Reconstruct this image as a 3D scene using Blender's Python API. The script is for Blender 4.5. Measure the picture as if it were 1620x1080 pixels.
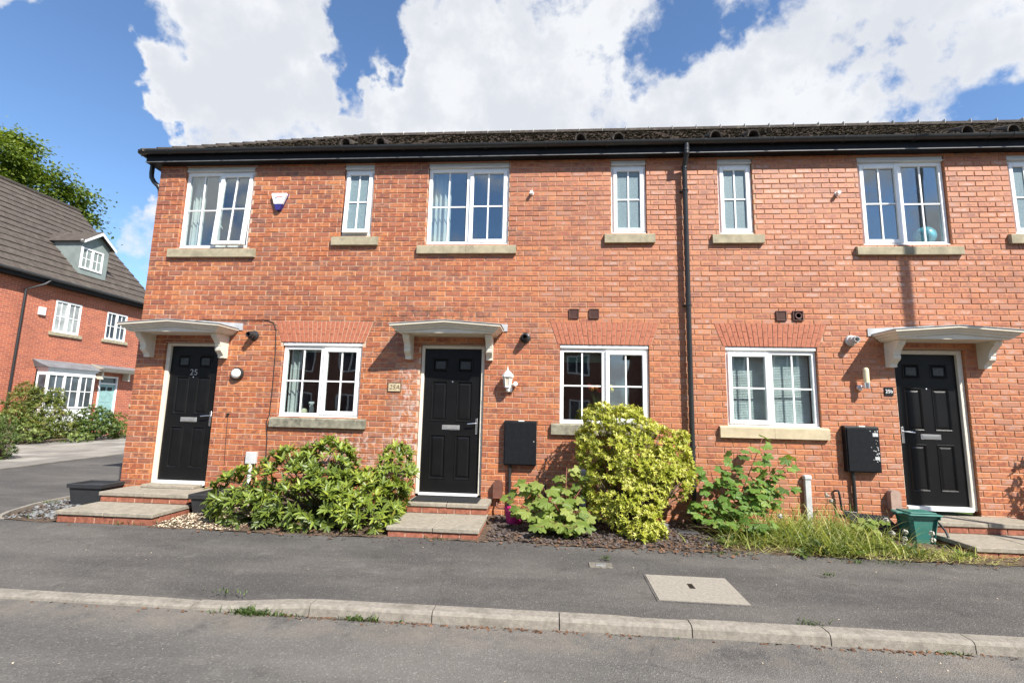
import bpy, math, random
import numpy as np
from mathutils import Vector, Matrix, Euler
random.seed(7); rng = np.random.default_rng(11)
for o in list(bpy.data.objects): bpy.data.objects.remove(o)
scene = bpy.context.scene
C = scene.collection
rad = math.radians

# ------------------------------------------------------------------ camera
FPX = 771.334; YAW, PIT, ROL = 0.077702, 0.142005, 0.022803
CAM = Vector((-0.0436, -6.7716, 1.4631))
_f = Vector((-math.sin(YAW)*math.cos(PIT), math.cos(YAW)*math.cos(PIT), math.sin(PIT)))
_r0 = Vector((math.cos(YAW), math.sin(YAW), 0)); _u0 = _r0.cross(_f)
_r = _r0*math.cos(ROL) + _u0*math.sin(ROL); _u = -_r0*math.sin(ROL) + _u0*math.cos(ROL)
cd = bpy.data.cameras.new('camera'); cam = bpy.data.objects.new('camera', cd); C.objects.link(cam)
cam.matrix_world = Matrix(((_r.x, _u.x, -_f.x, CAM.x), (_r.y, _u.y, -_f.y, CAM.y), (_r.z, _u.z, -_f.z, CAM.z), (0, 0, 0, 1)))
cd.sensor_fit = 'HORIZONTAL'; cd.sensor_width = 36; cd.lens = FPX/1620*36; cd.clip_end = 2000; cd.clip_start = .05
scene.camera = cam
def back(px, py, axis, val):
    d = _r*((px-810)/FPX) - _u*((py-540)/FPX) + _f
    t = (val-CAM[axis])/d[axis]
    return CAM + d*t
def W(px, py, y=0.0): return back(px, py, 1, y)      # photo pixel -> point on a plane parallel to the terrace front
def G(px, py, z=0.05): return back(px, py, 2, z)     # photo pixel -> point on level ground
def proj(p):
    d = Vector(p)-CAM; z = d.dot(_f)
    return 810+FPX*d.dot(_r)/z, 540-FPX*d.dot(_u)/z, z

# ------------------------------------------------------------------ sky, sun, exposure
SAZ, SEL = rad(42.5), rad(44.0)
SUN = Vector((math.sin(SAZ)*math.cos(SEL), -math.cos(SAZ)*math.cos(SEL), math.sin(SEL)))
w = bpy.data.worlds.new('World'); scene.world = w; w.use_nodes = True
nt = w.node_tree; N = nt.nodes; L = nt.links
for n in list(N): N.remove(n)
def node(tree, typ, **kw):
    n = tree.nodes.new(typ)
    for k, v in kw.items():
        if k.startswith('i_'):
            n.inputs[int(k[2:]) if k[2:].isdigit() else k[2:]].default_value = v
        else: setattr(n, k, v)
    return n
def math_(tree, op, a, b=None, c=None, clamp=False):
    n = tree.nodes.new('ShaderNodeMath'); n.operation = op; n.use_clamp = clamp
    for i, s in enumerate((a, b, c)):
        if s is None: continue
        if isinstance(s, (int, float)): n.inputs[i].default_value = s
        else: tree.links.new(s, n.inputs[i])
    return n.outputs[0]
def mixc(tree, fac, a, b, typ='MIX'):
    n = tree.nodes.new('ShaderNodeMix'); n.data_type = 'RGBA'; n.blend_type = typ
    for s, i in ((fac, 0), (a, 6), (b, 7)):
        if isinstance(s, (int, float)): n.inputs[i].default_value = s
        elif isinstance(s, (tuple, list)): n.inputs[i].default_value = (*s, 1) if len(s) == 3 else s
        else: tree.links.new(s, n.inputs[i])
    return n.outputs[2]
def ramp(tree, fac, stops, interp='LINEAR'):
    n = tree.nodes.new('ShaderNodeValToRGB'); n.color_ramp.interpolation = interp
    e = n.color_ramp.elements
    while len(e) < len(stops): e.new(.5)
    for i, (p, c) in enumerate(stops):
        e[i].position = p; e[i].color = (*c, 1) if isinstance(c, (tuple, list)) else (c, c, c, 1)
    tree.links.new(fac, n.inputs[0])
    return n.outputs[0]
def smooth(tree, v, a, b):
    n = tree.nodes.new('ShaderNodeMapRange'); n.interpolation_type = 'SMOOTHSTEP'
    tree.links.new(v, n.inputs[0]); n.inputs[1].default_value = a; n.inputs[2].default_value = b
    return n.outputs[0]
sky = node(nt, 'ShaderNodeTexSky', sky_type='NISHITA', sun_disc=False, sun_elevation=SEL, sun_rotation=rad(137.5), altitude=50, air_density=1.0, dust_density=.15, ozone_density=1.6)
tc = N.new('ShaderNodeTexCoord'); gen = tc.outputs['Generated']
sep = N.new('ShaderNodeSeparateXYZ'); L.new(gen, sep.inputs[0])
# cumulus layer: direction projected on a flat cloud deck, broken up with noise
zz = math_(nt, 'MAXIMUM', math_(nt, 'ADD', sep.outputs[2], .12), .05)
cx = math_(nt, 'DIVIDE', sep.outputs[0], zz); cy = math_(nt, 'DIVIDE', sep.outputs[1], zz)
cmb = N.new('ShaderNodeCombineXYZ'); L.new(cx, cmb.inputs[0]); L.new(cy, cmb.inputs[1])
n1 = node(nt, 'ShaderNodeTexNoise', i_Scale=4.2, i_Detail=10.0, i_Roughness=.58, i_Distortion=.15); L.new(gen, n1.inputs[0])
n2 = node(nt, 'ShaderNodeTexNoise', i_Scale=1.7, i_Detail=3.0, i_Roughness=.5); L.new(gen, n2.inputs[0])
n3 = node(nt, 'ShaderNodeTexNoise', i_Scale=4.5, i_Detail=5.0, i_Roughness=.5)
off = N.new('ShaderNodeVectorMath'); off.operation = 'ADD'; off.inputs[1].default_value = (3.1, .35, 0); L.new(gen, off.inputs[0]); L.new(off.outputs[0], n3.inputs[0])
n4 = node(nt, 'ShaderNodeTexNoise', i_Scale=14.0, i_Detail=9.0, i_Roughness=.6); L.new(gen, n4.inputs[0])
# the banks seen over the roof: soft lobes about their directions, positive = cloud, negative = clear
def skydir(px, py): return (_r*((px-810)/FPX) - _u*((py-540)/FPX) + _f).normalized()
wnz = node(nt, 'ShaderNodeTexNoise', i_Scale=8.0, i_Detail=5.0, i_Roughness=.55); L.new(gen, wnz.inputs[0])
wsb = N.new('ShaderNodeVectorMath'); wsb.operation = 'SUBTRACT'; L.new(wnz.outputs['Color'], wsb.inputs[0]); wsb.inputs[1].default_value = (.5, .5, .5)
wma = N.new('ShaderNodeVectorMath'); wma.operation = 'MULTIPLY_ADD'; L.new(wsb.outputs[0], wma.inputs[0]); wma.inputs[1].default_value = (.34, .34, .34); L.new(gen, wma.inputs[2])
wnm = N.new('ShaderNodeVectorMath'); wnm.operation = 'NORMALIZE'; L.new(wma.outputs[0], wnm.inputs[0]); wdir = wnm.outputs[0]
dens = None
for px, py, rdeg, amt in [(400, 95, 11, .36), (235, 150, 8, .50), (205, 150, 5, .42), (265, 95, 6, .42), (300, 200, 8, .40), (520, 205, 11, .34), (640, 70, 4, .26), (800, 180, 11, .40), (960, 130, 13, .38), (730, 100, 6, .34), (860, 80, 7, .3), (1130, 150, 13, .36), (1230, 110, 7, .30),
                          (1480, 100, 15, .52), (1600, 110, 12, .46), (1400, 120, 8, .44), (1200, 210, 8, .24), (10, 45, 5, .30),
                          (30, 190, 9, -.45), (100, 90, 5.5, -.45), (160, 30, 5, -.4), (120, 250, 6, -.45), (215, 255, 3, -.3), (575, 30, 4.2, -.44), (600, 140, 3.6, -.44), (870, 30, 4, -.25), (1085, 15, 6.5, -.42), (1320, 60, 3.5, -.25), (1315, 170, 4.5, -.30), (1450, 205, 6, -.36), (1580, 215, 5, -.2)]:
    d = skydir(px, py)
    dn = N.new('ShaderNodeVectorMath'); dn.operation = 'DOT_PRODUCT'; L.new(wdir, dn.inputs[0]); dn.inputs[1].default_value = d
    s = math_(nt, 'MULTIPLY', smooth(nt, dn.outputs['Value'], math.cos(rad(rdeg*1.25)), math.cos(rad(rdeg*.25))), amt)
    if amt > 0: dens = s if dens is None else math_(nt, 'MAXIMUM', dens, s)
    else: dens = math_(nt, 'ADD', dens, s)
base = math_(nt, 'ADD', math_(nt, 'MULTIPLY', math_(nt, 'SUBTRACT', n2.outputs[0], .5), .7), math_(nt, 'MULTIPLY', math_(nt, 'SUBTRACT', n1.outputs[0], .5), 1.7))
base = math_(nt, 'ADD', base, math_(nt, 'MULTIPLY', math_(nt, 'SUBTRACT', n4.outputs[0], .5), 1.2))
dens = math_(nt, 'ADD', math_(nt, 'ADD', base, dens), .03)
cov = smooth(nt, dens, -.06, .30)
thick = smooth(nt, math_(nt, 'ADD', math_(nt, 'MULTIPLY', dens, .35), n3.outputs[0]), .40, .74)
ccol = ramp(nt, thick, [(0, (.53, .54, .55)), (.55, (.51, .52, .537)), (1, (.425, .44, .47))])
skyc = mixc(nt, 1.0, sky.outputs[0], (.086, .101, .116), 'MULTIPLY')
col = mixc(nt, math_(nt, 'MULTIPLY', cov, .97), skyc, ccol)
bg = N.new('ShaderNodeBackground'); L.new(col, bg.inputs[0]); bg.inputs[1].default_value = 1.0
wo = N.new('ShaderNodeOutputWorld'); L.new(bg.outputs[0], wo.inputs[0])
sd = bpy.data.lights.new('sun', 'SUN'); sd.energy = 5.0; sd.angle = rad(.53); sd.color = (1, .95, .87)
so = bpy.data.objects.new('sun', sd); C.objects.link(so); so.rotation_euler = SUN.to_track_quat('Z', 'Y').to_euler(); so.location = (12, -12, 18)
vs = scene.view_settings; vs.view_transform = 'Standard'; vs.look = 'None'; vs.exposure = .86; vs.gamma = 1; vs.use_curve_mapping = False
scene.render.resolution_x = 1024; scene.render.resolution_y = 682

# ------------------------------------------------------------------ materials
MATS = {}
def newmat(name):
    m = bpy.data.materials.new(name); m.use_nodes = True; MATS[name] = m
    return m, m.node_tree, m.node_tree.nodes['Principled BSDF']
def pm(name, base, rough=.6, spec=.5, var=.15, vscale=6.0, bump=0.0, bscale=60.0, metal=0.0, dark=None, dscale=2.0, damt=.5, coat=0.0, obj=False, detail=6.0):
    m, t, b = newmat(name)
    tcn = t.nodes.new('ShaderNodeTexCoord')
    if obj: pos = tcn.outputs['Object']
    else:
        g = t.nodes.new('ShaderNodeNewGeometry'); pos = g.outputs['Position']
    nz = node(t, 'ShaderNodeTexNoise', i_Scale=vscale, i_Detail=detail, i_Roughness=.6); t.links.new(pos, nz.inputs[0])
    f = smooth(t, nz.outputs[0], .3, .7)
    c = mixc(t, f, tuple(max(0, x*(1-var)) for x in base), tuple(min(1, x*(1+var)) for x in base))
    if dark:
        nd = node(t, 'ShaderNodeTexNoise', i_Scale=dscale, i_Detail=8.0, i_Roughness=.68); t.links.new(pos, nd.inputs[0])
        c = mixc(t, math_(t, 'MULTIPLY', smooth(t, nd.outputs[0], .48, .72), damt), c, dark)
    t.links.new(c, b.inputs['Base Color'])
    b.inputs['Roughness'].default_value = rough; b.inputs['Specular IOR Level'].default_value = spec; b.inputs['Metallic'].default_value = metal
    b.inputs['Coat Weight'].default_value = coat
    if bump:
        nb = node(t, 'ShaderNodeTexNoise', i_Scale=bscale, i_Detail=4.0); t.links.new(pos, nb.inputs[0])
        bn = t.nodes.new('ShaderNodeBump'); bn.inputs['Strength'].default_value = bump; bn.inputs['Distance'].default_value = .01
        t.links.new(nb.outputs[0], bn.inputs['Height']); t.links.new(bn.outputs[0], b.inputs['Normal'])
    return m
def band(t, sock, a, b, soft):      # 1 inside [a,b], soft edges
    return math_(t, 'MULTIPLY', smooth(t, sock, a-soft, a+soft), math_(t, 'SUBTRACT', 1.0, smooth(t, sock, b-soft, b+soft)))
def brick_mat(name, mortar=False):
    m, t, b = newmat(name)
    g = t.nodes.new('ShaderNodeNewGeometry'); pos = g.outputs['Position']
    sp = t.nodes.new('ShaderNodeSeparateXYZ'); t.links.new(pos, sp.inputs[0])
    fine = node(t, 'ShaderNodeTexNoise', i_Scale=150.0, i_Detail=4.0); t.links.new(pos, fine.inputs[0])
    big = node(t, 'ShaderNodeTexNoise', i_Scale=.8, i_Detail=4.0); t.links.new(pos, big.inputs[0])
    salt = node(t, 'ShaderNodeTexNoise', i_Scale=11.0, i_Detail=6.0, i_Roughness=.65); t.links.new(pos, salt.inputs[0])
    if mortar:
        c = mixc(t, fine.outputs[0], (.44, .31, .22), (.62, .46, .34))
        c = mixc(t, math_(t, 'MULTIPLY', smooth(t, sp.outputs[0], -2.2, 1.6), .62), c, (.42, .225, .13))
        b.inputs['Roughness'].default_value = .9
    else:
        a = t.nodes.new('ShaderNodeVertexColor'); a.layer_name = 'rnd'
        ca = t.nodes.new('ShaderNodeSeparateColor'); t.links.new(a.outputs[0], ca.inputs[0])
        uv = t.nodes.new('ShaderNodeUVMap'); uv.uv_map = 'UVMap'
        su = t.nodes.new('ShaderNodeSeparateXYZ'); t.links.new(uv.outputs[0], su.inputs[0])
        batch = smooth(t, sp.outputs[0], -2.2, 1.6)
        basec = ramp(t, ca.outputs[0], [(0, (.16, .066, .046)), (.18, (.26, .078, .038)), (.42, (.34, .10, .040)), (.66, (.40, .128, .045)), (.86, (.49, .19, .068)), (1, (.22, .11, .085))])
        basec = mixc(t, math_(t, 'MULTIPLY', batch, .45), basec, (.465, .188, .088))
        # drag-faced bricks: darker or paler smear in the middle, orange arrises
        md = t.nodes.new('ShaderNodeCombineXYZ'); t.links.new(math_(t, 'MULTIPLY', su.outputs[0], 2.6), md.inputs[0]); t.links.new(math_(t, 'MULTIPLY', su.outputs[1], .9), md.inputs[1]); t.links.new(math_(t, 'MULTIPLY', ca.outputs[1], 60), md.inputs[2])
        sm = node(t, 'ShaderNodeTexNoise', i_Scale=1.35, i_Detail=3.0, i_Roughness=.6); t.links.new(md.outputs[0], sm.inputs[0])
        inn = math_(t, 'MULTIPLY', band(t, su.outputs[0], .12, .88, .1), band(t, su.outputs[1], .2, .8, .17))
        core = math_(t, 'MULTIPLY', inn, smooth(t, sm.outputs[0], .40, .58))
        smear = ramp(t, math_(t, 'ADD', math_(t, 'MULTIPLY', ca.outputs[2], .75), math_(t, 'MULTIPLY', batch, .28), clamp=True), [(0, (.15, .07, .052)), (.35, (.235, .068, .042)), (.60, (.33, .095, .05)), (.80, (.37, .19, .14)), (1, (.50, .33, .265))])
        edge = mixc(t, .42, basec, (.56, .20, .075))
        c = mixc(t, math_(t, 'MULTIPLY', core, .82), mixc(t, smooth(t, sm.outputs[0], .35, .65), edge, basec), smear)
        c = mixc(t, math_(t, 'MULTIPLY', smooth(t, fine.outputs[0], .55, .75), .28), c, (.16, .06, .045))
        b.inputs['Roughness'].default_value = .52; b.inputs['Specular IOR Level'].default_value = .6
    c = mixc(t, math_(t, 'MULTIPLY', smooth(t, big.outputs[0], .4, .7), .12), c, (.2, .09, .06))
    drm = t.nodes.new('ShaderNodeMapping'); drm.inputs['Scale'].default_value = (9, 9, .8); t.links.new(pos, drm.inputs[0])
    drn = node(t, 'ShaderNodeTexNoise', i_Scale=1.0, i_Detail=5.0, i_Roughness=.6); t.links.new(drm.outputs[0], drn.inputs[0])
    zd = math_(t, 'ADD', band(t, sp.outputs[2], 3.0, 3.75, .25), math_(t, 'MULTIPLY', band(t, sp.outputs[2], .7, 1.2, .2), .8))
    c = mixc(t, math_(t, 'MULTIPLY', math_(t, 'MULTIPLY', zd, smooth(t, drn.outputs[0], .52, .72)), .24), c, (.11, .06, .045))
    # salt bloom left of the middle door and below the neighbouring sill; grime above the canopy
    z1 = math_(t, 'MULTIPLY', band(t, sp.outputs[0], -2.22, -1.85, .16), band(t, sp.outputs[2], .5, 2.15, .2))
    z2 = math_(t, 'MULTIPLY', band(t, sp.outputs[0], -3.4, -2.3, .25), band(t, sp.outputs[2], .6, 1.1, .14))
    zs = math_(t, 'ADD', math_(t, 'MULTIPLY', z1, .9), math_(t, 'MULTIPLY', z2, .75), clamp=True)
    c = mixc(t, math_(t, 'MULTIPLY', math_(t, 'MULTIPLY', zs, smooth(t, salt.outputs[0], .46, .6)), .62), c, (.66, .56, .50))
    z3 = math_(t, 'MULTIPLY', band(t, sp.outputs[0], -2.5, -.9, .3), band(t, sp.outputs[2], 2.6, 2.93, .06))
    z4 = math_(t, 'MULTIPLY', band(t, sp.outputs[0], -2.4, -2.1, .1), band(t, sp.outputs[2], 1.35, 2.6, .12))
    z34 = math_(t, 'ADD', z3, math_(t, 'MULTIPLY', z4, .55), clamp=True)
    c = mixc(t, math_(t, 'MULTIPLY', math_(t, 'MULTIPLY', z34, smooth(t, salt.outputs[0], .4, .62)), .85 if mortar else .5), c, (.07, .05, .035))
    t.links.new(c, b.inputs['Base Color'])
    bn = t.nodes.new('ShaderNodeBump'); bn.inputs['Strength'].default_value = .35; bn.inputs['Distance'].default_value = .004
    t.links.new(fine.outputs[0], bn.inputs['Height']); t.links.new(bn.outputs[0], b.inputs['Normal'])
    return m
brick_mat('brick'); brick_mat('mortar', True)
def far_brick(name, c1, c2, cm, axis):
    m, t, b = newmat(name)
    g = t.nodes.new('ShaderNodeNewGeometry'); sp = t.nodes.new('ShaderNodeSeparateXYZ'); t.links.new(g.outputs['Position'], sp.inputs[0])
    cb = t.nodes.new('ShaderNodeCombineXYZ'); t.links.new(sp.outputs[axis], cb.inputs[0]); t.links.new(sp.outputs[2], cb.inputs[1])
    br = node(t, 'ShaderNodeTexBrick', i_Scale=1.0); br.inputs['Mortar Size'].default_value = .005; br.inputs['Brick Width'].default_value = .225; br.inputs['Row Height'].default_value = .075
    br.inputs['Color1'].default_value = (*c1, 1); br.inputs['Color2'].default_value = (*c2, 1); br.inputs['Mortar'].default_value = (*cm, 1); br.inputs['Bias'].default_value = -.1
    t.links.new(cb.outputs[0], br.inputs[0])
    nz = node(t, 'ShaderNodeTexNoise', i_Scale=1.1, i_Detail=5.0); t.links.new(g.outputs['Position'], nz.inputs[0])
    c = mixc(t, math_(t, 'MULTIPLY', smooth(t, nz.outputs[0], .45, .7), .3), br.outputs[0], (.2, .07, .045))
    t.links.new(c, b.inputs['Base Color']); b.inputs['Roughness'].default_value = .8
    return m
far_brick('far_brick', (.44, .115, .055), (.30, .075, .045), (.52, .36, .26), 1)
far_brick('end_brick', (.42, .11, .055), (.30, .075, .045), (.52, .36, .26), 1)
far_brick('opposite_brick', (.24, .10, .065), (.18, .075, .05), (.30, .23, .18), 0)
pm('voussoir', (.40, .135, .075), .7, .4, .2, 25, .3, 120)
pm('upvc', (.84, .84, .83), .32, .5, .03, 3)
pm('white_paint', (.70, .645, .54), .5, .5, .05, 5, dark=(.45, .43, .37), dscale=6, damt=.25)
pm('frame_grey', (.62, .62, .60), .5, .5, .05, 5)
pm('sill_stone', (.35, .305, .21), .85, .3, .18, 9, .4, 160, dark=(.17, .16, .12), dscale=5, damt=.55)
pm('sill_stone_mossy', (.24, .225, .17), .9, .25, .25, 14, .6, 120, dark=(.06, .06, .045), dscale=9, damt=.8)
pm('sill_stone_clean', (.50, .42, .28), .85, .3, .1, 9, .3, 160, dark=(.36, .31, .22), dscale=4, damt=.25)
pm('black_plastic', (.010, .010, .011), .5, .15, .1, 8)
pm('fascia_plastic', (.012, .012, .013), .5, .15, .2, 8)
pm('highlight_grey', (.13, .13, .13), .4, .5, .2, 8)  # paler grey for the sunlit line painted along the fascia foot
pm('pipe_plastic', (.028, .029, .030), .33, .4, .1, 8)
pm('door_black', (.006, .006, .0065), .36, .28, .2, 5, .12, 90)
pm('meter_black', (.009, .010, .012), .42, .28, .2, 20, .08, 40)
pm('chrome', (.75, .75, .76), .28, .5, .04, 8, metal=1.0)
pm('steel', (.62, .61, .6), .35, .5, .1, 20, metal=.8)
pm('lead', (.40, .41, .42), .6, .5, .15, 7, .15, 30, dark=(.26, .27, .27), damt=.4)
pm('roof_tile', (.048, .036, .029), .95, .15, .5, 18, .8, 70, dark=(.12, .095, .065), dscale=16, damt=.6)
pm('roof_moss', (.055, .045, .028), .95, .1, .6, 25)
pm('ridge_tile', (.05, .041, .035), .9, .2, .3, 18, .6, 70, dark=(.13, .115, .085), dscale=9, damt=.5)
pm('ridge_mortar', (.55, .53, .5), .9, .2, .1)
pm('far_tile', (.078, .063, .053), .85, .3, .22, 5, .4, 40, dark=(.16, .145, .12), dscale=3, damt=.4)
pm('slab_concrete', (.30, .268, .215), .92, .2, .16, 22, .5, 180, dark=(.17, .155, .125), dscale=4, damt=.5)
pm('kerb_concrete', (.27, .245, .208), .92, .2, .16, 30, .6, 220, dark=(.15, .137, .113), dscale=5, damt=.75)
pm('cover_worn', (.17, .155, .13), .92, .2, .3, 30, .5, 200)
pm('cover_concrete', (.29, .265, .225), .92, .2, .14, 40, .5, 240, dark=(.28, .26, .22), dscale=4, damt=.35)
pm('paving_a', (.27, .25, .22), .9, .2, .12, 3, dark=(.17, .16, .14)); pm('paving_b', (.21, .195, .175), .9, .2, .12, 3, dark=(.14, .13, .115)); pm('paving_c', (.31, .29, .255), .9, .2, .12, 3, dark=(.2, .185, .16))
pm('step_brick', (.29, .105, .065), .8, .3, .3, 18, .4, 120, dark=(.17, .08, .06), dscale=10, damt=.4)
pm('soil', (.10, .072, .052), .95, .1, .5, 30, .8, 90, dark=(.22, .15, .11), dscale=20, damt=.6)
pm('slate_chip', (.092, .074, .070), .7, .4, .45, 25, obj=True)
pm('grey_chip', (.17, .173, .172), .75, .4, .4, 25)
pm('gravel', (.56, .46, .33), .85, .3, .35, 28)
pm('leaf_litter', (.15, .08, .047), .85, .2, .5, 30)
pm('trough', (.03, .031, .034), .55, .4, .1, 12)
pm('pink_plastic', (.42, .02, .16), .35); pm('green_plastic', (.04, .165, .135), .38, .5, .12, 6, dark=(.09, .16, .13), dscale=8, damt=.3)
pm('white_plastic', (.78, .78, .76), .4); pm('grey_plastic', (.50, .51, .51), .55, .4, .1, 10, dark=(.33, .34, .33), damt=.5)
pm('brown_plastic', (.15, .065, .045), .5, .4, .15, 12); pm('vent_brown', (.10, .045, .035), .55, .4, .15, 12)
pm('buff_plastic', (.36, .25, .20), .6, .4, .12, 12)
pm('cream_glass', (.74, .66, .44), .3); pm('lantern_glass', (.62, .52, .42), .25); pm('alarm_blue', (.03, .025, .16), .35); pm('alarm_red', (.55, .04, .04), .4)
pm('brass_plate', (.50, .42, .27), .5, .5, .2, 30); pm('letter_brown', (.12, .07, .04), .6); pm('plate_black', (.01, .01, .012), .4)
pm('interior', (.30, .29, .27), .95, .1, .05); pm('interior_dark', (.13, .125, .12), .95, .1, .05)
pm('curtain_white', (.68, .67, .64), .9, .1, .06, 4); pm('curtain_dark', (.05, .05, .055), .9); pm('blind_white', (.80, .80, .78), .6); pm('blind_green', (.16, .24, .17), .7)
pm('teal_paint', (.26, .43, .42), .45); pm('far_lead', (.17, .185, .20), .5, .5, .2, 3)
pm('dormer_lead', (.21, .245, .235), .55, .5, .12, 3)
pm('bark', (.12, .09, .065), .95, .1, .3, 30); pm('green_stem', (.10, .16, .045), .6); pm('red_stem', (.24, .075, .05), .55)
pm('mat_rubber', (.028, .03, .032), .9, .2, .3, 60); pm('cable', (.015, .013, .012), .6)
pm('lamp_steel', (.30, .31, .31), .5, .5, .1, metal=.5); pm('render_cream', (.6, .56, .48), .9)
pm('tulip_red', (.75, .07, .03), .5); pm('tulip_orange', (.85, .30, .06), .5); pm('tulip_yellow', (.85, .68, .08), .5); pm('globe_blue', (.14, .47, .56), .3, .5, .35, 9, obj=True)
pm('seed_fluff', (.46, .44, .38), .95, .1); pm('paper_white', (.8, .8, .79), .8); pm('clear_plastic', (.14, .15, .155), .15)
pm('lawn', (.075, .11, .03), .95, .1, .4, 3)
def asphalt(name, base, sp_amt, patch=True):
    m, t, b = newmat(name)
    g = t.nodes.new('ShaderNodeNewGeometry'); pos = g.outputs['Position']
    v = node(t, 'ShaderNodeTexVoronoi', i_Scale=115.0); t.links.new(pos, v.inputs[0])
    n = node(t, 'ShaderNodeTexNoise', i_Scale=70.0, i_Detail=5.0, i_Roughness=.7); t.links.new(pos, n.inputs[0])
    bigm = t.nodes.new('ShaderNodeMapping'); bigm.inputs['Scale'].default_value = (.5, 1.6, 1); t.links.new(pos, bigm.inputs[0])
    bg_ = node(t, 'ShaderNodeTexNoise', i_Scale=1.0, i_Detail=5.0, i_Roughness=.6); t.links.new(bigm.outputs[0], bg_.inputs[0])
    vs_ = t.nodes.new('ShaderNodeSeparateColor'); t.links.new(v.outputs['Color'], vs_.inputs[0])
    c = mixc(t, n.outputs[0], tuple(x*.62 for x in base), tuple(x*1.38 for x in base))
    c = mixc(t, math_(t, 'MULTIPLY', smooth(t, vs_.outputs[0], .82, 1.0), sp_amt), c, (.30, .29, .27))
    c = mixc(t, math_(t, 'MULTIPLY', smooth(t, vs_.outputs[1], .75, 1.0), .5), c, tuple(x*.4 for x in base))
    c = mixc(t, smooth(t, bg_.outputs[0], .35, .68), mixc(t, .30, c, (.04, .038, .036)), mixc(t, .22, c, (.22, .20, .17)))
    bl = node(t, 'ShaderNodeTexNoise', i_Scale=3.0, i_Detail=7.0, i_Roughness=.7); t.links.new(pos, bl.inputs[0])
    c = mixc(t, math_(t, 'MULTIPLY', smooth(t, bl.outputs[0], .55, .72), .22), c, (.25, .235, .21))
    c = mixc(t, math_(t, 'MULTIPLY', smooth(t, bl.outputs[0], .45, .30), .35), c, (.035, .032, .03))
    # fine cracks and a dusty channel beside the kerb
    wn = node(t, 'ShaderNodeTexNoise', i_Scale=1.3, i_Detail=5.0); t.links.new(pos, wn.inputs[0])
    wv = t.nodes.new('ShaderNodeVectorMath'); wv.operation = 'MULTIPLY_ADD'; t.links.new(wn.outputs['Color'], wv.inputs[0]); wv.inputs[1].default_value = (.9, .9, 0); t.links.new(pos, wv.inputs[2])
    cr = node(t, 'ShaderNodeTexVoronoi', feature='DISTANCE_TO_EDGE', i_Scale=.42); t.links.new(wv.outputs[0], cr.inputs[0])
    crk = math_(t, 'MULTIPLY', math_(t, 'SUBTRACT', 1.0, smooth(t, cr.outputs['Distance'], .0015, .006)), smooth(t, wn.outputs[0], .48, .6))
    c = mixc(t, math_(t, 'MULTIPLY', crk, .28), c, (.03, .028, .026))
    spz = t.nodes.new('ShaderNodeSeparateXYZ'); t.links.new(pos, spz.inputs[0])
    dust = math_(t, 'MULTIPLY', band(t, spz.outputs[1], -3.34, -2.98, .13), smooth(t, bl.outputs[0], .36, .6))
    c = mixc(t, math_(t, 'MULTIPLY', dust, .32), c, (.26, .22, .17))
    t.links.new(c, b.inputs['Base Color']); b.inputs['Roughness'].default_value = .88; b.inputs['Specular IOR Level'].default_value = .3
    bn = t.nodes.new('ShaderNodeBump'); bn.inputs['Strength'].default_value = .7; bn.inputs['Distance'].default_value = .006
    t.links.new(math_(t, 'ADD', n.outputs[0], v.outputs['Distance']), bn.inputs['Height']); t.links.new(bn.outputs[0], b.inputs['Normal'])
asphalt('asphalt_path', (.088, .083, .078), .40); asphalt('asphalt_road', (.128, .122, .114), .55); asphalt('asphalt_patch', (.085, .079, .074), .36)
def leafmat(name, stops, trans=.35, rough=.42, sat=None):
    m, t, b = newmat(name)
    a = t.nodes.new('ShaderNodeVertexColor'); a.layer_name = 'rnd'
    s = t.nodes.new('ShaderNodeSeparateColor'); t.links.new(a.outputs[0], s.inputs[0])
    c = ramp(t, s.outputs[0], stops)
    g = t.nodes.new('ShaderNodeNewGeometry')
    nz = node(t, 'ShaderNodeTexNoise', i_Scale=35.0, i_Detail=3.0); t.links.new(g.outputs['Position'], nz.inputs[0])
    c = mixc(t, math_(t, 'MULTIPLY', nz.outputs[0], .35), c, mixc(t, 1.0, c, (.45, .5, .4), 'MULTIPLY'))
    t.links.new(c, b.inputs['Base Color']); b.inputs['Roughness'].default_value = rough; b.inputs['Specular IOR Level'].default_value = .45
    tr = t.nodes.new('ShaderNodeBsdfTranslucent'); t.links.new(mixc(t, 1.0, c, (1.0, 1.0, .45), 'MULTIPLY'), tr.inputs[0])
    ms = t.nodes.new('ShaderNodeMixShader'); ms.inputs[0].default_value = trans
    t.links.new(b.outputs[0], ms.inputs[1]); t.links.new(tr.outputs[0], ms.inputs[2])
    t.links.new(ms.outputs[0], t.nodes['Material Output'].inputs[0])
leafmat('leaf_rhodo', [(0, (.055, .085, .02)), (.35, (.115, .165, .032)), (.65, (.22, .29, .042)), (.9, (.38, .43, .055)), (.97, (.42, .38, .08)), (1, (.36, .17, .05))], .28, .40)
leafmat('leaf_pieris', [(0, (.15, .20, .025)), (.4, (.34, .38, .04)), (.8, (.58, .58, .09)), (1, (.78, .74, .28))], .3, .42)
leafmat('leaf_sycamore', [(0, (.11, .17, .03)), (.5, (.21, .29, .055)), (1, (.38, .42, .11))], .4, .5)
leafmat('leaf_maple', [(0, (.07, .14, .025)), (.6, (.15, .27, .045)), (1, (.28, .38, .08))], .4, .5)
leafmat('leaf_tree', [(0, (.055, .095, .014)), (.5, (.14, .205, .028)), (1, (.28, .33, .05))], .35, .5)
leafmat('leaf_olive', [(0, (.07, .10, .02)), (.5, (.14, .185, .035)), (.85, (.25, .28, .05)), (1, (.32, .2, .09))], .35, .55)
leafmat('leaf_mid', [(0, (.045, .085, .02)), (.6, (.10, .16, .035)), (1, (.22, .28, .07))], .35, .5)
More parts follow.
